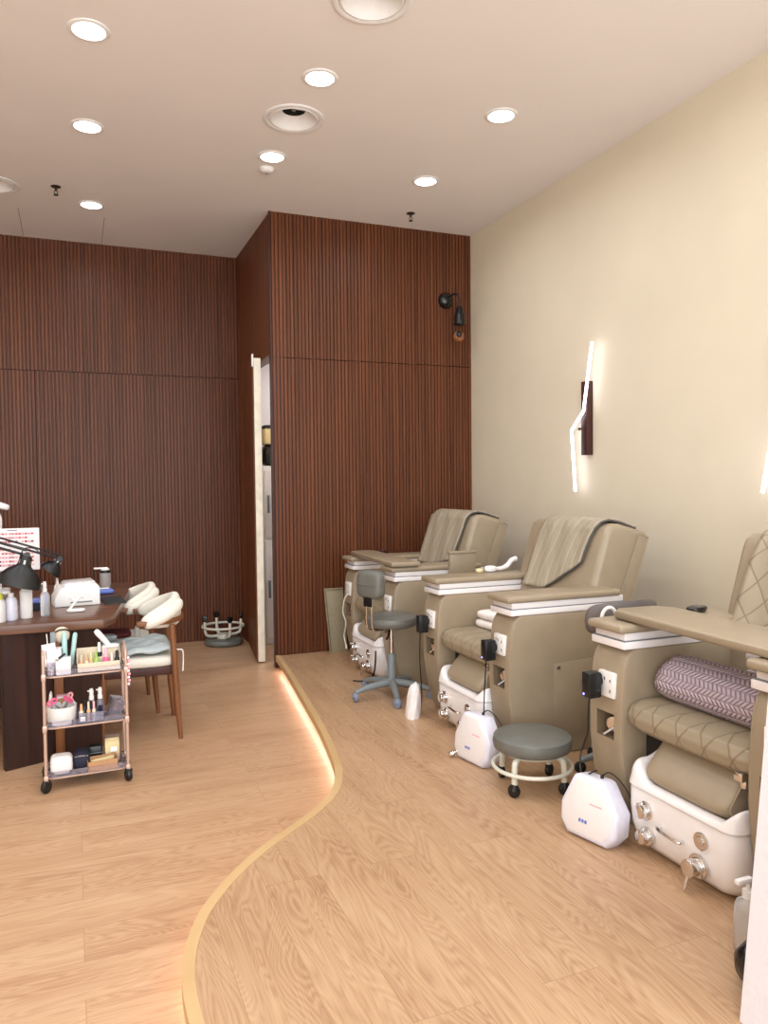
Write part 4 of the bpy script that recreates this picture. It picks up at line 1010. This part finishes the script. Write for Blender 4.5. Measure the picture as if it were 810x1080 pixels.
MB().box(-.03, .03, -.015, .015, 0, .11, .002).build('body', M['kraft'], t); MB().box(-.031, .031, -.016, .016, .1, .115, .002).build('lid', M['pale_pink'], t)
t = on_thing('clear_tray', 'clear tray of bottles on the trolley middle tier', 'tray', .025, -.03, 1)
m = MB(); m.box(-.06, .06, -.045, .045, 0, .003)
for a in ((-.06,.06,-.045,-.042), (-.06,.06,.042,.045), (-.06,-.057,-.045,.045), (.057,.06,-.045,.045)): m.box(*a, 0, .048)
m.build('tray', M['clear_blue'], t); m = MB(); m.box(-.05, -.028, -.0462, -.044, .008, .03); m.build('sticker', M['white_mat'], t)
mid = [('beige nail polish at the left of the clear tray', -.045, -.03, 'beige', 'orange', .055, .011, .03), ('cream nail polish in front of the clear tray centre', -.012, -.034, 'orange', 'beige', .06, .009, .035),
       ('peach nail polish right of the clear tray centre', .012, -.034, 'beige', 'pale_pink', .06, .009, .035), ('dark nail polish at the back of the clear tray', -.03, .0, 'black', 'black', .07, .012, .03), ('black-bodied polish behind the cream ones', .0, -.005, 'navy', 'black', .06, .012, .03)]
for lb, x, y, b_, c_, hh, r_, ch_ in mid: polish(lb, .025+x, -.03+y, 1, b_, c_, hh, r_, ch_)
def tspray(x, y, lb):
    p = on(x, y, 1); t = thing('spray_bottle', lb, 'bottle', (p[0], p[1], p[2]+.003), 0, 'spray bottles on the trolley')
    MB().lathe([(0,0), (.014,0), (.016,.004), (.016,.075), (.01,.09), (0,.09)], 16).build('body', M['clear_blue'], t, smooth=50); spray_head(.09)(t)
    MB().box(-.01, .01, -.0172, -.0155, .02, .06).build('label', M['navy'], t)
tspray(.028, -.01, 'white-nozzle spray bottle left of its twin on the middle tier'); tspray(.068, .0, 'white-nozzle spray bottle right of its twin on the middle tier')
def clearbox(x, y, lb, ry, dz, s=1):
    t = on_thing('clear_box', lb, 'box', x, y, 1, 8, 'tilted clear boxes', dz); X = RY(ry)
    m = MB(X); m.box(-.024*s, .024*s, -.03, .03, 0, .002)
    for a in ((-.024*s,.024*s,-.03,-.028), (-.024*s,.024*s,.028,.03), (-.024*s,-.022*s,-.03,.03), (.022*s,.024*s,-.03,.03)): m.box(*a, 0, .075)
    m.build('body', M['clear'], t); MB(X).box(-.025*s, .025*s, -.031, .031, .073, .077).build('lid', M['clear_blue'], t)
clearbox(.125, -.045, 'clear box leaning at the front right of the middle tier', 24, .0105); clearbox(.13, .04, 'clear box leaning at the back right of the middle tier', 14, .0065, 1.1)
# --- bottom tier
t = on_thing('cotton_pack', 'white padded pack on the trolley bottom tier, left', 'pack', -.115, -.04, 0)
MB().sell((0,0,.045), (.05, .045, .045), .45, .4, 26, 14).build('pack', M['white_soft'], t, smooth=70); MB().tube([(-.05,-.02,.045), (0,-.045,.042), (.05,-.02,.045)], .003, 6).build('seam', M['white_mat'], t)
t = on_thing('navy_pouch', 'navy cloth pouch at the middle of the trolley bottom', 'pouch', -.025, .0, 0)
MB().sell((0,0,.045), (.04, .06, .045), .6, .5, 24, 12).build('bag', M['navy'], t, smooth=70); MB().tube([(-.03,-.05,.07), (0,-.056,.075), (.03,-.05,.07)], .003, 6).build('zip', M['steel'], t)
t = on_thing('kraft_tray', 'open kraft box at the front right of the trolley bottom', 'box', .07, -.05, 0, 6)
m = MB(); m.box(-.07, .07, -.035, .03, 0, .003)
for a in ((-.07,.07,-.035,-.032,.048), (-.07,.07,.027,.03,.055), (-.07,-.067,-.035,.03,.05), (.067,.07,-.035,.03,.05)): m.box(*a[:4], 0, a[4])
m.build('tray', M['kraft'], t); m = MB(X=T((-.0,.0,.02)) @ RZ(14)); m.box(-.055, .055, -.01, .006, 0, .03); m.build('contents', M['card'], t)
t = on_thing('card_holder', 'clear holder of cream cards at the right of the trolley bottom', 'holder', .12, .02, 0)
m = MB(); m.box(-.04, .04, -.03, .03, 0, .003)
for a in ((-.04,.04,-.03,-.028,.05), (-.04,.04,.028,.03,.13), (-.04,-.038,-.03,.03,.14), (.038,.04,-.03,.03,.14)): m.box(*a[:4], 0, a[4])
m.build('holder', M['clear'], t); 
for k in range(3): MB(RX(-4)).box(-.034, .034, -.015+.01*k, -.009+.01*k, .006, .105+.006*k, .001).build('card', M['card'], t)
m = MB(); m.box(-.01, .022, -.0295, -.027, .06, .085); m.build('tag', M['paper'], t)
t = on_thing('black_case', 'flat black case behind the kraft box on the trolley bottom', 'case', .045, .045, 0)
MB().box(-.035, .03, -.03, .03, 0, .09, .008).build('case', M['black'], t); MB().box(-.036, .031, -.031, .031, .055, .058).build('zip', M['grey_pl'], t)

# ------------------------------------------------------------------ store room contents
t = thing('white_cabinet', 'tall white cabinet glimpsed through the door gap', 'cabinet', (1.95, 7.02, 0))
MB().box(-.36, .3, -.2, .2, 0, 1.62, .006).build('body', M['white_mat'], t)
for z0, z1 in ((.06, .95), (.97, 1.58)):
    d = MB().box(-.35, .29, -.222, -.2, z0, z1, .005).build('door', M['white_pl'], t); MB().box(-.33, -.31, -.24, -.222, (z0+z1)/2-.08, (z0+z1)/2+.08, .004).build('handle', M['grey_pl'], d)
t = thing('black_bag', 'black bag on top of the storeroom cabinet', 'bag', (1.75, 6.98, 1.62))
MB().sell((0,0,.1), (.13, .13, .1), .5, .5, 22, 12).build('bag', M['black'], t, smooth=70); MB().tube(cat_rom([(-.08,0,.18), (-.05,0,.25), (.05,0,.25), (.08,0,.18)], 5), .008, 8).build('strap', M['black'], t)
t = thing('storage_box', 'cream box on the black bag in the storeroom', 'box', (1.75, 6.98, 1.82))
MB().box(-.12, .12, -.12, .12, .0, .14, .004).build('body', M['card'], t); MB().box(-.125, .125, -.125, .125, .14, .17, .004).build('lid', M['black'], t)
area('storeroom_fill', (2.2, 6.6, 2.72), .3, 14, color=(1, .95, .88))  # added fill without a fixture, brightens the room behind the door gap

# ------------------------------------------------------------------ world light and added fill from the open front end
W = bpy.data.worlds.new('world'); SC.world = W; W.use_nodes = True
bg = W.node_tree.nodes['Background']; bg.inputs['Color'].default_value = (.88, .95, 1, 1); bg.inputs['Strength'].default_value = 2.2
area('front_fill', (.3, YF+.02, 1.75), 5.4, 235, rot=(math.radians(118), 0, 0), color=(.86, .94, 1), shape='RECTANGLE', sy=3.2)  # added fill light behind the camera, tilted up to brighten the ceiling

vs = SC.view_settings; vs.view_transform = 'Standard'; vs.look = 'None'; vs.exposure = -.04; vs.gamma = 1
try: vs.use_curve_mapping = False
except Exception: pass
